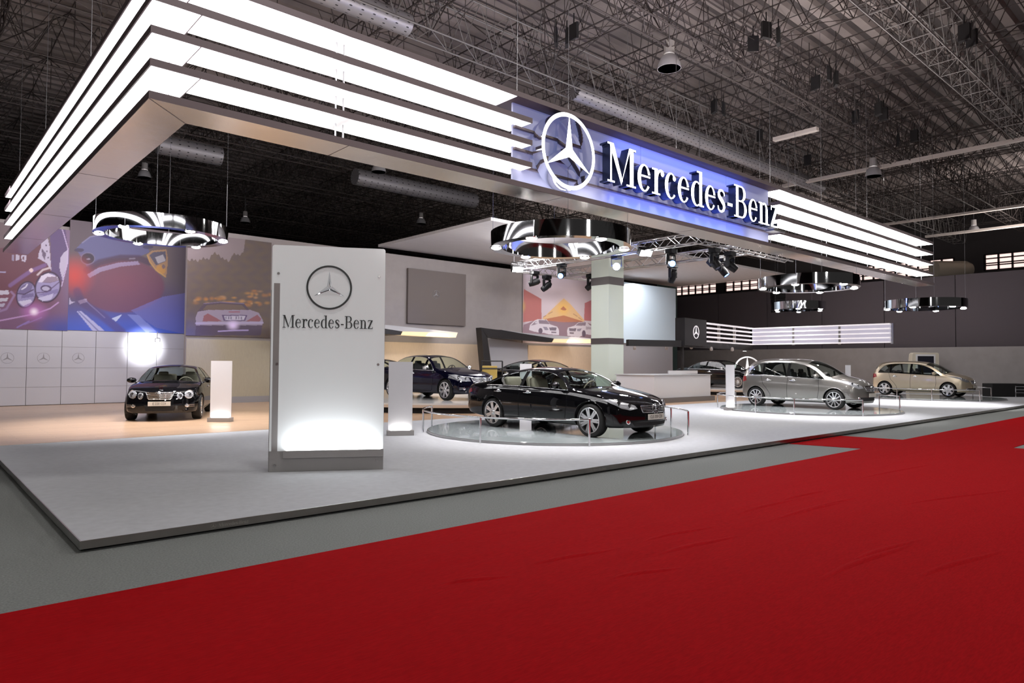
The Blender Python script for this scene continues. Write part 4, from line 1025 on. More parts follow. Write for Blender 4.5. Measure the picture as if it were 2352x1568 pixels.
def make_body(s, kx=1., kw=1., kz=1.):
    F = {k: pchip(s[k]) for k in ('w','bow','zbot','ztop','zbelt','dlo')}
    e0, e1 = s['ends']; keys = [e0,e1,*s['ws'],*s['rw'],s['dlo'][0][0],s['dlo'][-1][0]]
    for p in s['pillars']: keys += p
    for q in (.012,.03,.055): keys += [e0+q, e1-q]
    keys = sorted(keys); xs = list(keys); n = 74
    for i in range(n+1):
        x = e0+(e1-e0)*i/n
        if min(abs(x-k) for k in keys) > .022: xs.append(x)
    xs.sort()
    S = [section(s, x, F) for x in xs]; k7, k8, k9 = S[0][1:]
    panes = []; d0, d1 = s['dlo'][0][0], s['dlo'][-1][0]
    cuts = sorted([d0,d1]+[v for p in s['pillars'] for v in p])
    for i in range(0, len(cuts), 2): panes.append((cuts[i], cuts[i+1]))
    bm = bmesh.new(); BLK = 3+2*len(panes)
    for sd in (1,-1):
        R = [[bm.verts.new((p.x, p.y*sd, p.z)) for p in st[0]] for st in S]
        for i in range(len(xs)-1):
            xm = (xs[i]+xs[i+1])/2
            for j in range(len(R[0])-1):
                vs = [R[i][j],R[i+1][j],R[i+1][j+1],R[i][j+1]]
                f = bm.faces.new(vs if sd > 0 else vs[::-1]); f.smooth = True; mi = 0
                if k7 <= j < k8:
                    for k, (a, b) in enumerate(panes):
                        if a < xm < b: mi = 3+2*k+(0 if sd > 0 else 1)
                elif j >= k9 and s['ws'][0] < xm < s['ws'][1]: mi = 1
                elif j >= k9 and s['rw'][0] < xm < s['rw'][1]: mi = 2
                f.material_index = mi
    for e, st, x in ((0,S[0],xs[0]),(1,S[-1],xs[-1])):
        P = st[0]; w = F['w'](x); bw = F['bow'](x); zlo, zhi = P[8].z, P[-1].z
        def cp(y, z):
            b = .045*max(0, 1-((z-(zlo+zhi)*.47)/(.52*(zhi-zlo)))**2)*(1-(y/w)**2)**.5 if abs(y) < w else 0
            return (x+bw*(1-(y/w)**2)+(b if e else -b), y, z)
        rows = []
        for j in range(8, k9+1):
            y0 = P[j].y; row = [cp(y0*(1-c/8), P[j].z) for c in range(17)]
            row[0] = tuple(P[j]); row[16] = (P[j].x,-P[j].y,P[j].z); rows.append(row)
        bot = [tuple(P[c]) for c in range(8,-1,-1)]+[(P[c].x,-P[c].y,P[c].z) for c in range(1,9)]
        rows[0] = bot
        top = [tuple(P[k9+c]) for c in range(9)]+[(P[k9+c].x,-P[k9+c].y,P[k9+c].z) for c in range(7,-1,-1)]
        rows[-1] = top
        G = [[bm.verts.new(p) for p in r] for r in rows]
        for r in range(len(G)-1):
            for c in range(16):
                vs = [G[r][c],G[r][c+1],G[r+1][c+1],G[r+1][c]]
                f = bm.faces.new(vs); f.smooth = True
    bmesh.ops.remove_doubles(bm, verts=bm.verts, dist=2e-4)
    bmesh.ops.recalc_face_normals(bm, faces=bm.faces)
    me = bpy.data.meshes.new('body_tmp'); bm.to_mesh(me); bm.free()
    bvh_src = me
    # cut the wheel wells
    for k in range(BLK+1): me.materials.append(None)
    o = bpy.data.objects.new('body_tmp', me); COL.objects.link(o); cuts_o = []
    for xa in s['axle']:
        for sd in (1,-1):
            c = MB(); Rm = M.Rotation(-PI/2*sd, 4, 'X'); Rm.translation = (xa, sd*(s['track']-.22), s['R'])
            r = s['R']+.045
            c.lathe([(0,0),(r,0),(r,.7),(0,.7)], Rm, 44)
            cm = bpy.data.meshes.new('cut'); cm.from_pydata([tuple(v) for v in c.v], [], c.f)
            b2 = bmesh.new(); b2.from_mesh(cm); bmesh.ops.remove_doubles(b2, verts=b2.verts, dist=1e-5)
            bmesh.ops.recalc_face_normals(b2, faces=b2.faces); b2.to_mesh(cm); b2.free()
            for k in range(BLK+1): cm.materials.append(None)
            for p in cm.polygons: p.material_index = BLK
            co = bpy.data.objects.new('cut', cm); COL.objects.link(co); cuts_o.append(co)
            md = o.modifiers.new('b', 'BOOLEAN'); md.operation = 'DIFFERENCE'; md.object = co; md.solver = 'EXACT'
    dg = bpy.context.evaluated_depsgraph_get(); dg.update()
    m2 = bpy.data.meshes.new_from_object(o.evaluated_get(dg))
    bpy.data.objects.remove(o)
    for c in cuts_o: bpy.data.objects.remove(c)
    # split by material
    parts = {}
    for p in m2.polygons:
        key = p.material_index if p.material_index not in (BLK,) else 0
        parts.setdefault(key, []).append(p)
    out = {}
    for key, ps in parts.items():
        used = {}; vs = []; fs = []; mi = []
        for p in ps:
            f = []
            for v in p.vertices:
                if v not in used: used[v] = len(vs); vs.append(tuple(m2.vertices[v].co))
                f.append(used[v])
            fs.append(f); mi.append(1 if p.material_index == BLK else 0)
        q = bpy.data.meshes.new('part'); q.from_pydata(vs, [], fs)
        for p, k in zip(q.polygons, mi): p.use_smooth = True; p.material_index = k
        q.set_sharp_from_angle(angle=radians(38)); out[key] = q
    bvh = BVHTree.FromPolygons([v.co.copy() for v in me.vertices], [tuple(p.vertices) for p in me.polygons])
    return dict(parts=out, bvh=bvh, F=F, panes=panes, S=S, xs=xs, k=(k7,k8,k9), spec=s)
def hit(B, o, d):
    r = B['bvh'].ray_cast(V(o), V(d).normalized()); return (r[0], r[1]) if r[0] is not None else (None, None)
DIRS = {'front': lambda a, z: ((9,a,z),(-1,0,0)), 'rear': lambda a, z: ((-4,a,z),(1,0,0)), 'left': lambda a, z: ((a,4,z),(0,-1,0)), 'right': lambda a, z: ((a,-4,z),(0,1,0)), 'top': lambda a, z: ((a,z,4),(0,0,-1))}
def patch(B, side, poly, off=.004, res=.04):
    bm = bmesh.new(); vs = [bm.verts.new((x, y, 0)) for x, y in poly]; bm.faces.new(vs)
    bmesh.ops.triangulate(bm, faces=bm.faces)
    for k in range(6):
        le = [e for e in bm.edges if e.calc_length() > res]
        if not le: break
        bmesh.ops.subdivide_edges(bm, edges=le, cuts=1); bmesh.ops.triangulate(bm, faces=bm.faces)
    mb = MB(); bad = set(); pts = []
    for i, v in enumerate(bm.verts):
        v.index = i; o, d = DIRS[side](v.co.x, v.co.y); p, n = hit(B, o, d)
        if p is None: bad.add(i); pts.append(V((0,0,0)))
        else:
            if n.dot(V(d)) > 0: n = -n
            pts.append(p+n*off)
    fs = []
    for f in bm.faces:
        q = [v.index for v in f.verts]
        if not any(i in bad for i in q): fs.append(q)
    bm.free(); return mb.add(pts, fs) if fs else None
def track_line(B, side, pts, off=.0, step=.05):
    out = []
    for (a, b) in zip(pts[:-1], pts[1:]):
        n = max(1, int(hypot(b[0]-a[0], b[1]-a[1])/step))
        for i in range(n): t = i/n; out.append((a[0]+(b[0]-a[0])*t, a[1]+(b[1]-a[1])*t))
    out.append(pts[-1]); res = []
    for x, y in out:
        o, d = DIRS[side](x, y); p, n = hit(B, o, d)
        if p is not None:
            if n.dot(V(d)) > 0: n = -n
            res.append(p+n*off)
    return res
def ribbon(B, side, pts, width, off=.0015):
    mb = MB(); L = track_line(B, side, pts, off)
    if len(L) < 2: return None
    vs = []
    d = V(DIRS[side](0,0)[1])
    for i, p in enumerate(L):
        t = (L[min(i+1,len(L)-1)]-L[max(i-1,0)]).normalized(); s = t.cross(d).normalized()*width/2
        vs += [p+s, p-s]
    return mb.add(vs, [(2*i,2*i+1,2*i+3,2*i+2) for i in range(len(L)-1)])
BODY = {}
def rot_spec(kind):
    if kind not in BODY: BODY[kind] = make_body(SPEC[kind])
    return BODY[kind]
WHEEL = {}
def wheel_meshes(R, style):
    key = (R, style)
    if key in WHEEL: return WHEEL[key]
    rr_ = R-.083; wd = .112
    t = MB().lathe([(rr_-.01,-wd),(rr_+.03,-wd-.004),(R-.02,-wd+.004),(R,-wd+.03),(R,wd-.03),(R-.02,wd-.004),(rr_+.03,wd+.004),(rr_-.01,wd)], None, 40, cap=False)
    r = MB().lathe([(rr_-.012,wd+.001),(rr_+.006,wd+.004),(rr_+.012,wd-.002),(rr_-.004,wd-.03),(rr_-.03,-wd),(rr_-.045,-wd)], None, 40, cap=False)
    n, dbl, wi = {'twin7': (7,1,.036), 'star6': (6,0,.085), 'fine10': (10,0,.036), 'multi18': (18,0,.018), 'five': (5,1,.045)}[style]
    for k in range(n):
        a = 2*PI*k/n+.3
        for s in ((-1,1) if dbl else (0,)):
            a0 = a+s*.22; a1 = a+s*(.105 if dbl else 0)
            d1 = V((cos(a1),sin(a1),0)); d0 = V((cos(a0),sin(a0),0)); tt = V((-sin(a1),cos(a1),0))
            p0 = d0*.055; p1 = d1*(rr_-.004); z0, z1 = wd-.018, wd-.006
            f0, f1 = wi*.62, wi*.5
            vs = [p0+tt*f0+V((0,0,z0)), p0-tt*f0+V((0,0,z0)), p1-tt*f1+V((0,0,z1)), p1+tt*f1+V((0,0,z1)),
                  p0+tt*f0+V((0,0,z0-.03)), p0-tt*f0+V((0,0,z0-.03)), p1-tt*f1+V((0,0,z1-.03)), p1+tt*f1+V((0,0,z1-.03))]
            r.add(vs, [(0,1,2,3),(0,4,5,1),(1,5,6,2),(2,6,7,3),(3,7,4,0)])
    r.lathe([(0,wd-.004),(.03,wd-.004),(.055,wd-.012),(.07,wd-.03),(.07,wd-.05)], None, 24, cap=False)
    di = MB().lathe([(0,wd-.07),(rr_-.05,wd-.07),(rr_-.05,wd-.08),(rr_-.01,wd-.09)], None, 28, cap=False)
    WHEEL[key] = (t, r, di); return WHEEL[key]
def mk(name, mb, mats, par, smooth=30, bevel=0):
    if mb is None or not mb.f: return None
    return obj(name, mb, mats, par, smooth=smooth, world=False, bevel=bevel)
def ymir(p): return [(-y, z) for y, z in p][::-1]
def car(name, kind, loc, heading, pnt, label, cat='car', scale=1.03, kx=1., kw=1., kz=1., front='coupe', wheel='twin7', inner=None, plate=None, chrome_mirror=False, group=None, trim=True):
    B = rot_spec(kind); s = B['spec']; F = B['F']
    root = thing(name, loc, label, cat, group, heading)
    root.scale = (scale*kx, scale*kw, scale*kz)
    mid = (s['axle'][0]+s['axle'][1])/2
    inner = inner or M_dgrey
    def link(nm, me, mats):
        me = me.copy(); me.name = nm
        for x in mats: me.materials.append(x)
        o = bpy.data.objects.new(nm, me); COL.objects.link(o); o.parent = root; return o
    parts0 = len(bpy.data.objects)
    made = []
    def P(nm, mb, mats, par=None, **k):
        o = mk(nm, mb, mats, par or root, **k)
        if o is not None and par is None: made.append(o)
        return o
    body = link('body', B['parts'][0], [pnt, M_matte]); made.append(body)
    for key, nm in ((1,'windshield'),(2,'rear_window')):
        if key in B['parts']: made.append(link(nm, B['parts'][key], [M_cglass]))
    for key, me in B['parts'].items():
        if key >= 3: made.append(link('side_window', me, [M_cglass]))
    # window trims and pillars, each side
    S, xs, (k7,k8,k9) = B['S'], B['xs'], B['k']; d0, d1 = s['dlo'][0][0], s['dlo'][-1][0]
    for sd in (1,-1):
        bl = [V((st[0][k7].x, st[0][k7].y*sd+.004*sd, st[0][k7].z)) for st, x in zip(S, xs) if d0-.001 <= x <= d1+.001]
        ar = [V((st[0][k8].x, st[0][k8].y*sd+.004*sd, st[0][k8].z)) for st, x in zip(S, xs) if d0-.001 <= x <= d1+.001]
        tb = MB().tube(bl, .010, 6); tb.tube(ar, .007, 6); P('window_trim', tb, M_chrome if trim else M_matte, smooth=60)
        for (a, b) in s['pillars']:
            i0, i1 = [min(range(len(xs)), key=lambda i: abs(xs[i]-v)) for v in (a, b)]
            vs = []; fs = []
            for j in range(k7, k8+1):
                for i in (i0, i1):
                    p = S[i][0][j]; vs.append((p.x, (p.y+.003)*sd, p.z))
            for q in range(k8-k7): fs.append((2*q,2*q+1,2*q+3,2*q+2))
            P('window_pillar', MB().add(vs, fs), M_gap)
        side = 'left' if sd > 0 else 'right'
        zb = .28
        g = MB()
        f0, f1, f2 = s['seams']
        lines = [[(f0+.03,F['zbelt'](f0)-.02),(f0+.06,.62),(f0,.34),(f0-.06,zb)], [(f1,F['zbelt'](f1)-.01),(f1-.02,.6),(f1-.02,zb)],
                 [(f2-.12,F['zbelt'](f2)-.01),(f2-.02,.74),(f2+.10,.62),(f2+.24,.42),(f2+.24,zb)], [(f2+.24,zb),(f0-.06,zb)]]
        for ln in lines:
            r = ribbon(B, side, ln, .011)
            if r: g.add(r.v, r.f)
        P('door_gap', g, M_gap)
        for hx in s['handles']:
            o, d = DIRS[side](hx, s['hz']); p, n = hit(B, o, d)
            if p is None: continue
            h = MB(); h.tube([p+V((-.11,.004*sd,0)), p+V((-.09,.028*sd,0)), p+V((.09,.028*sd,.004)), p+V((.11,.004*sd,.004))], .013, 8)
            h.lathe([(0,.004),(.045,.002),(.06,-.01)], frame_mat(p+V((.0,.001*sd,0)), (1,0,0), (0,0,1)) if sd < 0 else frame_mat(p, (-1,0,0), (0,0,1)), 14)
            P('door_handle', h, [M_chrome], smooth=50)
        # mirror
        mx = d1-.20; yb = F['w'](mx)*s['kb']; zB = F['zbelt'](mx)+.085
        mm = MB(); T = M.Translation((mx, sd*(yb+.13), zB)) @ M.Rotation(-.35*sd, 4, 'Z') @ M.Diagonal((.085,.125,.075,1))
        mm.lathe([(0,-1),(.45,-.9),(.8,-.6),(1,0),(.85,.5),(.5,.85),(0,1)], T, 18)
        mr = P('side_mirror', mm, M_chrome if chrome_mirror else pnt, smooth=60)
        st_ = MB().tube([(mx+.02, sd*(yb-.02), zB-.07), (mx+.01, sd*(yb+.08), zB-.03)], .022, 8); mk('mirror_arm', st_, M_black, mr)
        gl = MB(); gl.obox((mx-.062, sd*(yb+.135), zB), ((1,0,0),(0,1,0),(0,0,1)), (.004,.095,.052)); mk('mirror_glass', gl, M_chrome, mr)
    # wheels
    t, r, di = wheel_meshes(s['R'], wheel)
    for xa in s['axle']:
        for sd in (1,-1):
            w = P('wheel', t, M_tire, smooth=40); w.location = (xa, sd*s['track'], s['R']); w.rotation_euler = (-PI/2 if sd > 0 else PI/2, .3*xa, 0)
            rim = mk('rim', r, M_rim, w, smooth=35); mk('brake_disc', di, M_disc, w)
            arch = []
            for k in range(25):
                a = radians(-12+204*k/24); rr2 = s['R']+.05
                p = track_line(B, 'left' if sd > 0 else 'right', [(xa+rr2*cos(a), s['R']+rr2*sin(a))], .0)
                if p: arch.append(p[0])
            if len(arch) > 4: P('wheel_arch_lip', MB().tube(arch, .011, 6), pnt, smooth=60)
    # interior
    cx = s['ws'][1]; ro = s['yroof']
    it = MB(); it.box(s['rw'][0]+.05,-.70,.26,cx-.02,.70,.34); it.box(cx-.50,-.66,.34,cx-.08,.66,F['zbelt'](cx)-.03)
    P('cabin_floor', it, M_dgrey)
    hz_ = F['zbelt'](2.2)
    for sx in (cx-1.28, cx-2.12):
        for sy in (.36,-.36):
            q = MB(); q.box(sx-.1,sy-.25,.36,sx+.42,sy+.25,.60)
            st_ = P('seat', q, inner, bevel=.05)
            bk = MB(); dv = V((-.22,0,1)).normalized(); bk.obox((sx-.16,sy,.84), (V((0,1,0)), dv, V((0,1,0)).cross(dv)), (.24,.32,.07)); mk('seat_back', bk, inner, st_, bevel=.05)
            hr = MB(); hr.obox((sx-.25,sy,min(1.18, hz_+(.20 if sx > cx-1.5 else .10))), (V((0,1,0)), dv, V((0,1,0)).cross(dv)), (.13,.085,.05)); mk('headrest', hr, inner, st_, bevel=.035)
    sw = MB(); c = V((cx-.62,.36,F['zbelt'](cx)+.0)); n_ = V((-1,0,.45)).normalized(); a_ = V((0,1,0)); b_ = n_.cross(a_)
    sw.tube([c+.19*(cos(2*PI*k/28)*a_+sin(2*PI*k/28)*b_) for k in range(28)], .015, 8, closed=True); sw.rod(c-a_*.18, c+a_*.18, .018); sw.rod(c, c-b_*.18, .018)
    P('steering_wheel', sw, inner, smooth=60)
    # front end
    fr = FRONT[front]
    for poly in fr['head']:
        for sgn in (1,-1):
            pp = poly if sgn > 0 else ymir(poly)
            hl = P('headlight', patch(B, 'front', pp, .004, .035), M_lens, smooth=50)
            if hl is None: continue
            cy = sum(p[0] for p in pp)/len(pp); cz = sum(p[1] for p in pp)/len(pp)
            for (oy, oz, rad) in fr['bulb']:
                p, n = hit(B, (9, cy+oy*sgn, cz+oz), (-1,0,0))
                if p is None: continue
                n = (n if n.x > 0 else -n); n = (n+V((1,0,0))*1.2).normalized(); R = n.to_track_quat('Z','Y').to_matrix().to_4x4(); R.translation = p+n*.012
                q = MB().lathe([(rad,-.012),(rad*.98,.004),(rad*.88,.004),(rad*.84,-.012)], R, 20, cap=False); q.lathe([(0,-.001),(rad*.5,-.004),(rad*.55,-.012)], R, 20, 1); q.lathe([(0,-.007),(rad*.86,-.007)], R, 20, 2, cap=False); mk('projector_lens', q, [M_bulb, M_bowl, M_bowl], hl, smooth=60)
            if fr.get('rim'):
                L = track_line(B, 'front', pp+[pp[0]], .006, .03); mk('lamp_rim', MB().tube(L, .008, 6), M_chrome, hl, smooth=60)
    gr = P('grille', patch(B, 'front', fr['grille'], .003, .035), M_matte, smooth=50)
    if gr:
        for ln in fr['bars']:
            L = track_line(B, 'front', ln, .012, .04)
            if len(L) > 1: mk('grille_bar', MB().tube(L, fr.get('barr', .009), 6), M_chrome, gr, smooth=60)
        L = track_line(B, 'front', fr['grille']+[fr['grille'][0]], .008, .04)
        mk('grille_frame', MB().tube(L, .011, 6), M_chrome, gr, smooth=60)
    if 'star' in fr:
        z, R_ = fr['star']; p, n = hit(B, (9,0,z), (-1,0,0)); g = MB()
        star_3d(g, frame_mat(p+V((.035,0,0)), (0,1,0), (0,0,1)), R_, .02, .11); P('star_emblem', g, M_chrome)
    if 'mascot' in fr:
        p, n = hit(B, (9,0,fr['mascot']), (-1,0,0)); p = p+V((-.03,0,.0)); g = MB()
        star_3d(g, frame_mat(p+V((0,0,.06)), (0,1,0), (0,0,1)), .045, .008, .13); g.rod(p-V((0,0,.01)), p+V((0,0,.018)), .008); P('star_emblem', g, M_chrome)
    for poly in fr['intake']: P('air_intake', patch(B, 'front', poly, .003, .04), M_matte)
    for (y, z, rad) in fr['fog']:
        for sgn in (1,-1):
            p, n = hit(B, (9,y*sgn,z), (-1,0,0)); n = n if n.x > 0 else -n; n = (n+V((1,0,0))).normalized(); R = n.to_track_quat('Z','Y').to_matrix().to_4x4(); R.translation = p+n*.01
            q = MB().lathe([(0,.004),(rad*.6,.004),(rad*.7,.012),(rad,.01),(rad*1.08,-.01)], R, 20)
            if fr.get('fogbar'):
                for dz_ in (-.018,.018): q.rod(p+V((.02,-.17*sgn*.2,dz_)), p+V((-.05,.17*sgn,dz_*1.2)), .007); q.rod(p+V((.02,0,dz_)), p+V((.02,-.16*sgn,dz_)), .007)
            P('fog_lamp', q, M_bulb, smooth=50)
    if plate is not None:
        z = fr['plate']; p, n = hit(B, (9,0,z), (-1,0,0)); p = p+V((.02,0,0))
        q = MB().box(p.x-.012,-.26,z-.056,p.x,.26,z+.056); pl_ = P('number_plate', q, M_plate)
        if plate:
            cu = bpy.data.curves.new('t', 'FONT'); cu.body = plate; cu.size = .085; cu.align_x = 'CENTER'; cu.align_y = 'CENTER'; cu.extrude = .001; cu.space_character = 1.0
            to = bpy.data.objects.new('t', cu); COL.objects.link(to)
            me = bpy.data.meshes.new_from_object(to.evaluated_get(bpy.context.evaluated_depsgraph_get())); bpy.data.objects.remove(to)
            me.transform(frame_mat((p.x+.002,0,z), (0,1,0), (0,0,1)) @ M.Diagonal((.86,1.0,1,1))); me.materials.clear(); me.materials.append(M_text); me.name = 'plate_text'
            to = bpy.data.objects.new('plate_text', me); COL.objects.link(to); to.parent = pl_
    for poly in fr['tail']:
        for sgn in (1,-1): P('tail_lamp', patch(B, 'rear', poly if sgn > 0 else ymir(poly), .004, .04), M_red, smooth=50)
    if fr.get('tailside'):
        for sd in ('left','right'): P('tail_lamp', patch(B, sd, fr['tailside'], .004, .04), M_red, smooth=50)
    # shift everything so that the root sits midway between the axles
    for o in made: o.location.x -= mid
    return root
def bars(y, zs, yt=None): return [[(-y,z),(y,z)] for z in zs]
FRONT = {
 'coupe': dict(head=[[(.43,.595),(.58,.565),(.72,.60),(.82,.69),(.85,.76),(.80,.77),(.64,.715),(.47,.655)]], bulb=[(-.09,-.03,.05),(.06,.02,.06)],
    grille=[(-.36,.645),(-.33,.52),(.33,.52),(.36,.645)], bars=bars(.335,(.55,.58,.61)), barr=.006, star=(.585,.105), tailside=[(.14,.72),(.40,.79),(.36,.87),(.16,.85)], intake=[[(-.55,.33),(-.5,.26),(.5,.26),(.55,.33)]],
    fog=[(.62,.335,.045)], plate=.43, tail=[[(.45,.80),(.72,.72),(.79,.78),(.74,.86),(.5,.87)]]),
 'round': dict(head=[ell(.655,.685,.095,.105,0,345,18), ell(.455,.655,.062,.085,0,345,18)], bulb=[(0,0,.052)], rim=True,
    grille=[(-.33,.735),(-.25,.565),(.25,.565),(.33,.735)], bars=bars(.29,(.60,.63,.66,.69,.715))+[[(0,.57),(0,.73)]], barr=.007, mascot=.80, intake=[[(-.36,.42),(-.32,.27),(.32,.27),(.36,.42)]],
    fog=[(.62,.40,.05)], fogbar=True, plate=.455, tail=[[(.45,.80),(.74,.70),(.78,.80),(.74,.88),(.5,.88)]]),
 'wide': dict(head=[[(.43,.60),(.70,.60),(.80,.68),(.85,.80),(.80,.81),(.50,.71)]], bulb=[(-.1,-.02,.05),(.07,.02,.06)],
    grille=[(-.40,.70),(-.33,.55),(.33,.55),(.40,.70)], bars=bars(.36,(.585,.625,.665)), barr=.013, star=(.625,.095), intake=[[(-.5,.36),(-.42,.27),(.42,.27),(.5,.36)]],
    fog=[(.64,.38,.045)], fogbar=True, plate=.43, tail=[[(.45,.80),(.74,.70),(.78,.80),(.74,.88),(.5,.88)]]),
 'hatch': dict(head=[[(.42,.685),(.60,.66),(.74,.72),(.81,.83),(.83,.91),(.78,.92),(.60,.82),(.45,.745)]], bulb=[(-.07,-.03,.05),(.06,.02,.055)],
    grille=[(-.37,.735),(-.30,.595),(.30,.595),(.37,.735)], bars=bars(.33,(.63,.665,.70)), barr=.011, star=(.665,.095), intake=[[(-.60,.40),(-.5,.29),(.5,.29),(.60,.40)]],
    fog=[(.60,.375,.045)], plate=.47, tail=[[(.60,.86),(.70,.80),(.80,.84),(.80,1.0),(.62,1.0)]], tailside=[(.10,.80),(.30,.86),(.26,.98),(.11,.98)]),
}
PB = paint('black_paint', (.004,.004,.005)); PN = paint('midnight_blue_paint', (.003,.003,.014), 0)
PG = paint('grey_metallic_paint', (.25,.24,.225), .75, .32); PO = paint('gold_metallic_paint', (.74,.64,.47), .7, .34)
PD = paint('dark_brown_paint', (.012,.007,.007), .2)
def turntable(c, z0, z1, R, label, rails, glass_top=True):
    t = thing('turntable', (c.x,c.y,z0), label, 'turntable', 'round display turntables')
    obj('rim', MB().lathe([(0,z0),(R,z0),(R+.02,z0+.004),(R+.02,z1-.012),(R,z1-.012)], M.Translation((c.x,c.y,0)), 96), M_steel, t, smooth=30)
    obj('glass_top', MB().lathe([(0,z1),(R-.01,z1),(R,z1-.006),(R,z1-.012)], M.Translation((c.x,c.y,0)), 96), mat('turntable_glass', (.42,.47,.48), .05, spec=.9), t, smooth=30)
    if rails:
        rt = thing('guard_rail', (c.x,c.y,z0), label.replace('round glass turntable', 'curved chrome guard rail around the turntable'), 'guard rail', 'chrome guard rails')
        for posts in rails:
            an = []
            for q in posts:
                def err(a):
                    x, y = to_px((c.x+(R+.12)*cos(radians(a)), c.y+(R+.12)*sin(radians(a)), z0)); return abs(x-q[0])+.5*abs(y-q[1])
                a_ = min((k*.5 for k in range(720)), key=err)
                while an and a_-an[-1] > 180: a_ -= 360
                while an and a_-an[-1] < -180: a_ += 360
                an.append(a_)
            a0, a1 = an[0], an[-1]
            Rr = R+.12; pts = [V((c.x+Rr*cos(radians(a0+(a1-a0)*i/30)), c.y+Rr*sin(radians(a0+(a1-a0)*i/30)), z0+.52)) for i in range(31)]
            obj('top_rail', MB().tube(pts, .02, 10), M_chrome, rt, smooth=60)
            for a_ in an:
                p = V((c.x+Rr*cos(radians(a_)), c.y+Rr*sin(radians(a_)), z0+.52)); obj('rail_post', MB().rod((p.x,p.y,z0), p, .022, 10), M_chrome, rt, smooth=60)
    return t
H = -PI/2
tc1 = V((11.65,11.55,0)); tc2 = V((24.4,11.35,0)); tc3 = V((38.6,11.7,0))
turntable(tc1, SZ, .16, 2.98, 'round glass turntable under the black coupe sedan', [[(991,974),(964,997),(1102,1018),(1353,1022)],[(1505,968),(1541,980),(1583,1000)]])
turntable(tc2, SZ, .16, 3.0, 'round glass turntable under the grey hatchback', [[(1690,914),(1647,930),(1735,942),(1824,948),(1981,949.5)],[(2020,930),(2067,939)]])
turntable(tc3, SZ, .16, 3.1, 'round glass turntable under the gold hatchback', [[(2014,910),(2060,915),(2140,917.7),(2251,917)],[(2235,903),(2277,910)]])
car('coupe_sedan', 'coupe', (11.75,11.25,.16), H+radians(1), PB, 'glossy black four-door coupe sedan on the glass turntable in front of the pillar', scale=1.05, kx=1.03, inner=M_beige, plate=' '.join(('CLS','320','CDI')))
car('hatchback', 'hatch', (25.13,11.8,.16), H, PG, 'grey metallic hatchback on the middle glass turntable', scale=1.11, kx=.945, kw=.96, front='hatch', wheel='fine10', inner=M_dgrey, plate='')
car('hatchback', 'hatch', (39.82,12.5,.16), H, PO, 'gold metallic hatchback on the farthest turntable at right', scale=1.12, kx=.945, kw=.96, front='hatch', wheel='star6', inner=M_dgrey, plate='', trim=False)
def put(kind, ref, pts, head, sc_):
    # ref: which wheel ('fr' front right, 'fl', 'rr') touches the ground at world point pts
    s = SPEC[kind]; wb = s['axle'][1]-s['axle'][0]; f = V((cos(head),sin(head),0)); l = V((-f.y,f.x,0))
    dx = wb/2*sc_ if ref[0] == 'f' else -wb/2*sc_; dy = s['track']*sc_*(1 if ref[1] == 'l' else -1)
    return V(pts)-f*dx-l*dy
fd = V((-.40,-.916,0)); eh = atan2(fd.y, fd.x)
pe = (at_z(300,963.5,SZ)+at_z(454,961,SZ))/2
car('sedan', 'sedan', (pe.x-fd.x*1.427*1.05, pe.y-fd.y*1.427*1.05, SZ), eh, PB, 'black saloon car facing us on the wood floor by the printed wall', scale=1.04, front='round', wheel='five', inner=M_beige, plate=' '.join(('E','220','CDI')))
PZ = .42
ch = H+radians(5.6); k = .945
pC = put('sedan', 'fr', at_z(1027,919,PZ), ch, 1.10*k)
car('sedan', 'sedan', pC, ch, PN, 'midnight blue saloon car with chrome mirrors on the raised platform behind the totem', scale=1.10, kx=k, kw=.96, front='wide', wheel='twin7', chrome_mirror=True)
sh = H+radians(-2); pS = put('sedan', 'fr', at_z(1697,891.6,PZ), sh, 1.07)
car('sedan', 'sedan', pS, sh, PB, 'black saloon car behind the reception counter under the distant light band', scale=1.07, front='wide', wheel='multi18', chrome_mirror=True)
pK = at_d(1250,850,29); car('coupe', 'coupe', (pK.x,pK.y,PZ), H+radians(4), PB, 'black coupe whose roof shows behind the coupe sedan in front', scale=1.04, front='coupe')
pQ = V((15.0,24.9,0)); car('sedan', 'coupe', (pQ.x,pQ.y,PZ), radians(-8), PD, 'dark brown car mostly hidden behind the totem and the blue saloon', scale=1.04, front='coupe')
def platform(c, R, label):
    t = thing('car_platform', (c.x,c.y,SZ), label, 'platform', 'raised round car platforms')
    T = M.Translation((c.x,c.y,0))
    obj('foot', MB().lathe([(0,SZ),(R-.12,SZ),(R-.12,.28),(0,.28)], T, 72), M_matte, t)
    obj('wood_rim', MB().lathe([(R-.02,.28),(R,.28),(R,PZ-.05),(R-.02,PZ-.05)], T, 72, closed=True), mat('platform_veneer', (.62,.5,.4), .25), t, smooth=30)
    obj('white_top', MB().lathe([(0,.28),(R-.03,.28),(R-.01,PZ-.05),(R-.01,PZ),(0,PZ)], T, 72), mat('platform_white', (.72,.72,.72), .12), t, smooth=30)
def big_platform(c, R, ymax, label):
    t = thing('car_platform', (c.x,c.y,SZ), label, 'platform', 'raised round car platforms')
    def poly(r): return [(c.x+r*cos(2*PI*i/120), min(ymax-(R-r), c.y+r*sin(2*PI*i/120))) for i in range(120)]
    obj('foot', MB().prism(poly(R-.15), M.Translation((0,0,.28)), .18), M_matte, t)
    obj('wood_rim', MB().prism(poly(R), M.Translation((0,0,PZ-.05)), PZ-.05-.28), mat('platform_veneer', (.62,.5,.4), .25), t)
    obj('white_top', MB().prism(poly(R-.02), M.Translation((0,0,PZ)), .05), mat('platform_white', (.72,.72,.72), .12), t)
big_platform(V((16.8,22.6,0)), 6.4, 26.9, 'wide white raised platform under the midnight blue saloon')
platform(pS, 3.3, 'white raised round platform under the black saloon behind the counter')
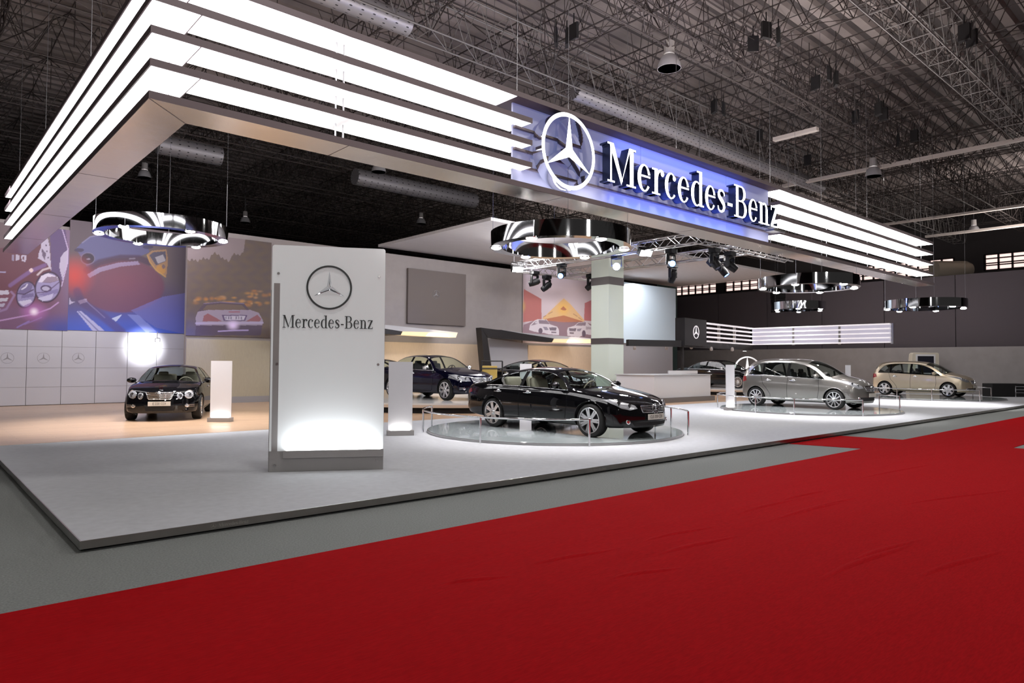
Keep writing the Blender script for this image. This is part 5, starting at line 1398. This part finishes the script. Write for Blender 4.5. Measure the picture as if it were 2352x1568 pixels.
# tool cart between the cars
c = at_d(1132,852,26)
CZ0 = PZ
t = thing('utility_cart', (c.x,c.y,CZ0), 'small yellow utility cart with black frame between the blue and black cars', 'cart')
kx = V((CR.x,CR.y,0)).normalized(); ky = V((-kx.y,kx.x,0)); Z = V((0,0,1))
obj('cargo_box', MB().obox(c-kx*.12+V((0,0,-.12)), (kx,ky,Z), (.28,.3,.32)), mat('cart_yellow', (.50,.34,.08), .5), t, bevel=.02)
g = MB()
for sx in (-.42,.36):
    for sy in (-.3,.3): g.rod(V((c.x,c.y,CZ0+.1))+kx*sx+ky*sy, V((c.x,c.y,c.z+.38))+kx*sx+ky*sy, .025)
for sy in (-.3,.3): g.rod(V((c.x,c.y,c.z+.38))-kx*.42+ky*sy, V((c.x,c.y,c.z+.38))+kx*.36+ky*sy, .025); g.rod(V((c.x,c.y,c.z+.1))-kx*.42+ky*sy, V((c.x,c.y,c.z+.1))+kx*.5+ky*sy, .025)
g.obox(V((c.x,c.y,CZ0+.22)), (kx,ky,Z), (.48,.32,.04)); obj('frame', g, M_pblack, t)
for sx in (-.38,.34):
    for sy in (-.3,.3):
        p = V((c.x,c.y,CZ0+.11))+kx*sx+ky*sy; obj('wheel', MB().lathe([(0,-.03),(.11,-.03),(.11,.03),(0,.03)], frame_mat(p, kx, Z), 18), M_tire, t)

# ------------------------------------------------------------------ light of the hall
w = bpy.data.worlds.new('world'); sc.world = w; w.use_nodes = True
w.node_tree.nodes['Background'].inputs[0].default_value = (.8,.75,.72,1); w.node_tree.nodes['Background'].inputs[1].default_value = .05
for x in (-4, 12, 28):
    for y, e in ((-6, 22), (4.5, 110 if x < 0 else 290)): area('hall_fill', (x,y,10.3), (x,y,0), 1.2, 1.2, e, (1,.95,.9))  # unseen fill lamps added high over the aisle
for x, y, p in ((16.65,11.8,120),(33.4,12.4,150),(16,27,60),(8,36,60)):
    area('hall_fill', (x,y,10.3), (x,y,0), .5, .5, p, (1,.93,.88))
for x, y in ((50,10),(52,26),(40,34)): area('roof_fill', (x,y,8.3), (x,y,14), 3, 3, 420, (1,.9,.84))  # added fill for the dark far roof
for x in (-7, 10): area('front_fill', (x,-16,9), (x*.6+6,9,2.2), 2, 2, 560, (1,.97,.94))  # unseen fill behind the camera, added for the totem's front
area('rear_wash', (17,16.5,6.7), (17,24,.3), 5, 1, 330, (1,.98,.97))  # added fill for the white platform and the portals
area('hall_fill', (4,7,10.3), (4,8.5,0), 1, 1, 170, (1,.97,.95))  # added fill for the dark front corner of the stage
# unseen fill and wash lamps added for the rear stand and partition
area('soffit_fill', (20,22,6.9), (18,24,0), 6, 3, 420, (1,.97,.98))
area('soffit_fill', (32,23,6.9), (33,22,0), 6, 4, 520, (1,.97,1))
area('soffit_fill', (26,15,6.6), (24,16.5,0), 2, 2, 240, (1,.97,.97))
area('partition_fill', (41,14,6.8), (46,14,2), 12, 1, 260, (1,.95,.95))
area('soffit_fill', (9,19,6.6), (9,24,0), 6, 3, 160, (1,.95,.92))
spot('wall_wash', (14,18,6), (18,YR,4.5), 260, 80, (1,.94,.92), 1, .3)
spot('wall_wash', (27,21.5,6.3), (26.5,YR,4.6), 620, 80, (1,.94,.94), 1, .3)
spot('blue_wash', (7,24,6), (7,YL,2.9), 130, 50, (.35,.4,1), 1, .3)
area('picture_wash', (4.5,24.5,6.6), (4.5,YL,4.6), 7, .5, 260, (1,.94,1))
spot('blue_wash', (8.0,25.5,5), (8.3,YR,1.7), 260, 36, (.25,.35,1), 1, .2)
spot('pale_wash', (31,21,6.5), (33.5,YR-1.2,4.8), 420, 70, (.8,.93,1), 1, .3)

vs = sc.view_settings
sc.display_settings.display_device = 'sRGB'
vs.view_transform = 'Standard'; vs.look = 'None'; vs.gamma = 1; vs.exposure = 0; vs.use_curve_mapping = False
sc.cycles.use_denoising = True
sc.cycles.use_adaptive_sampling = True; sc.cycles.adaptive_threshold = .06; sc.cycles.adaptive_min_samples = 12
sc.cycles.max_bounces = 7; sc.cycles.diffuse_bounces = 2; sc.cycles.glossy_bounces = 4; sc.cycles.transparent_max_bounces = 12
sc.cycles.sample_clamp_indirect = 6; sc.cycles.caustics_reflective = False; sc.cycles.caustics_refractive = False
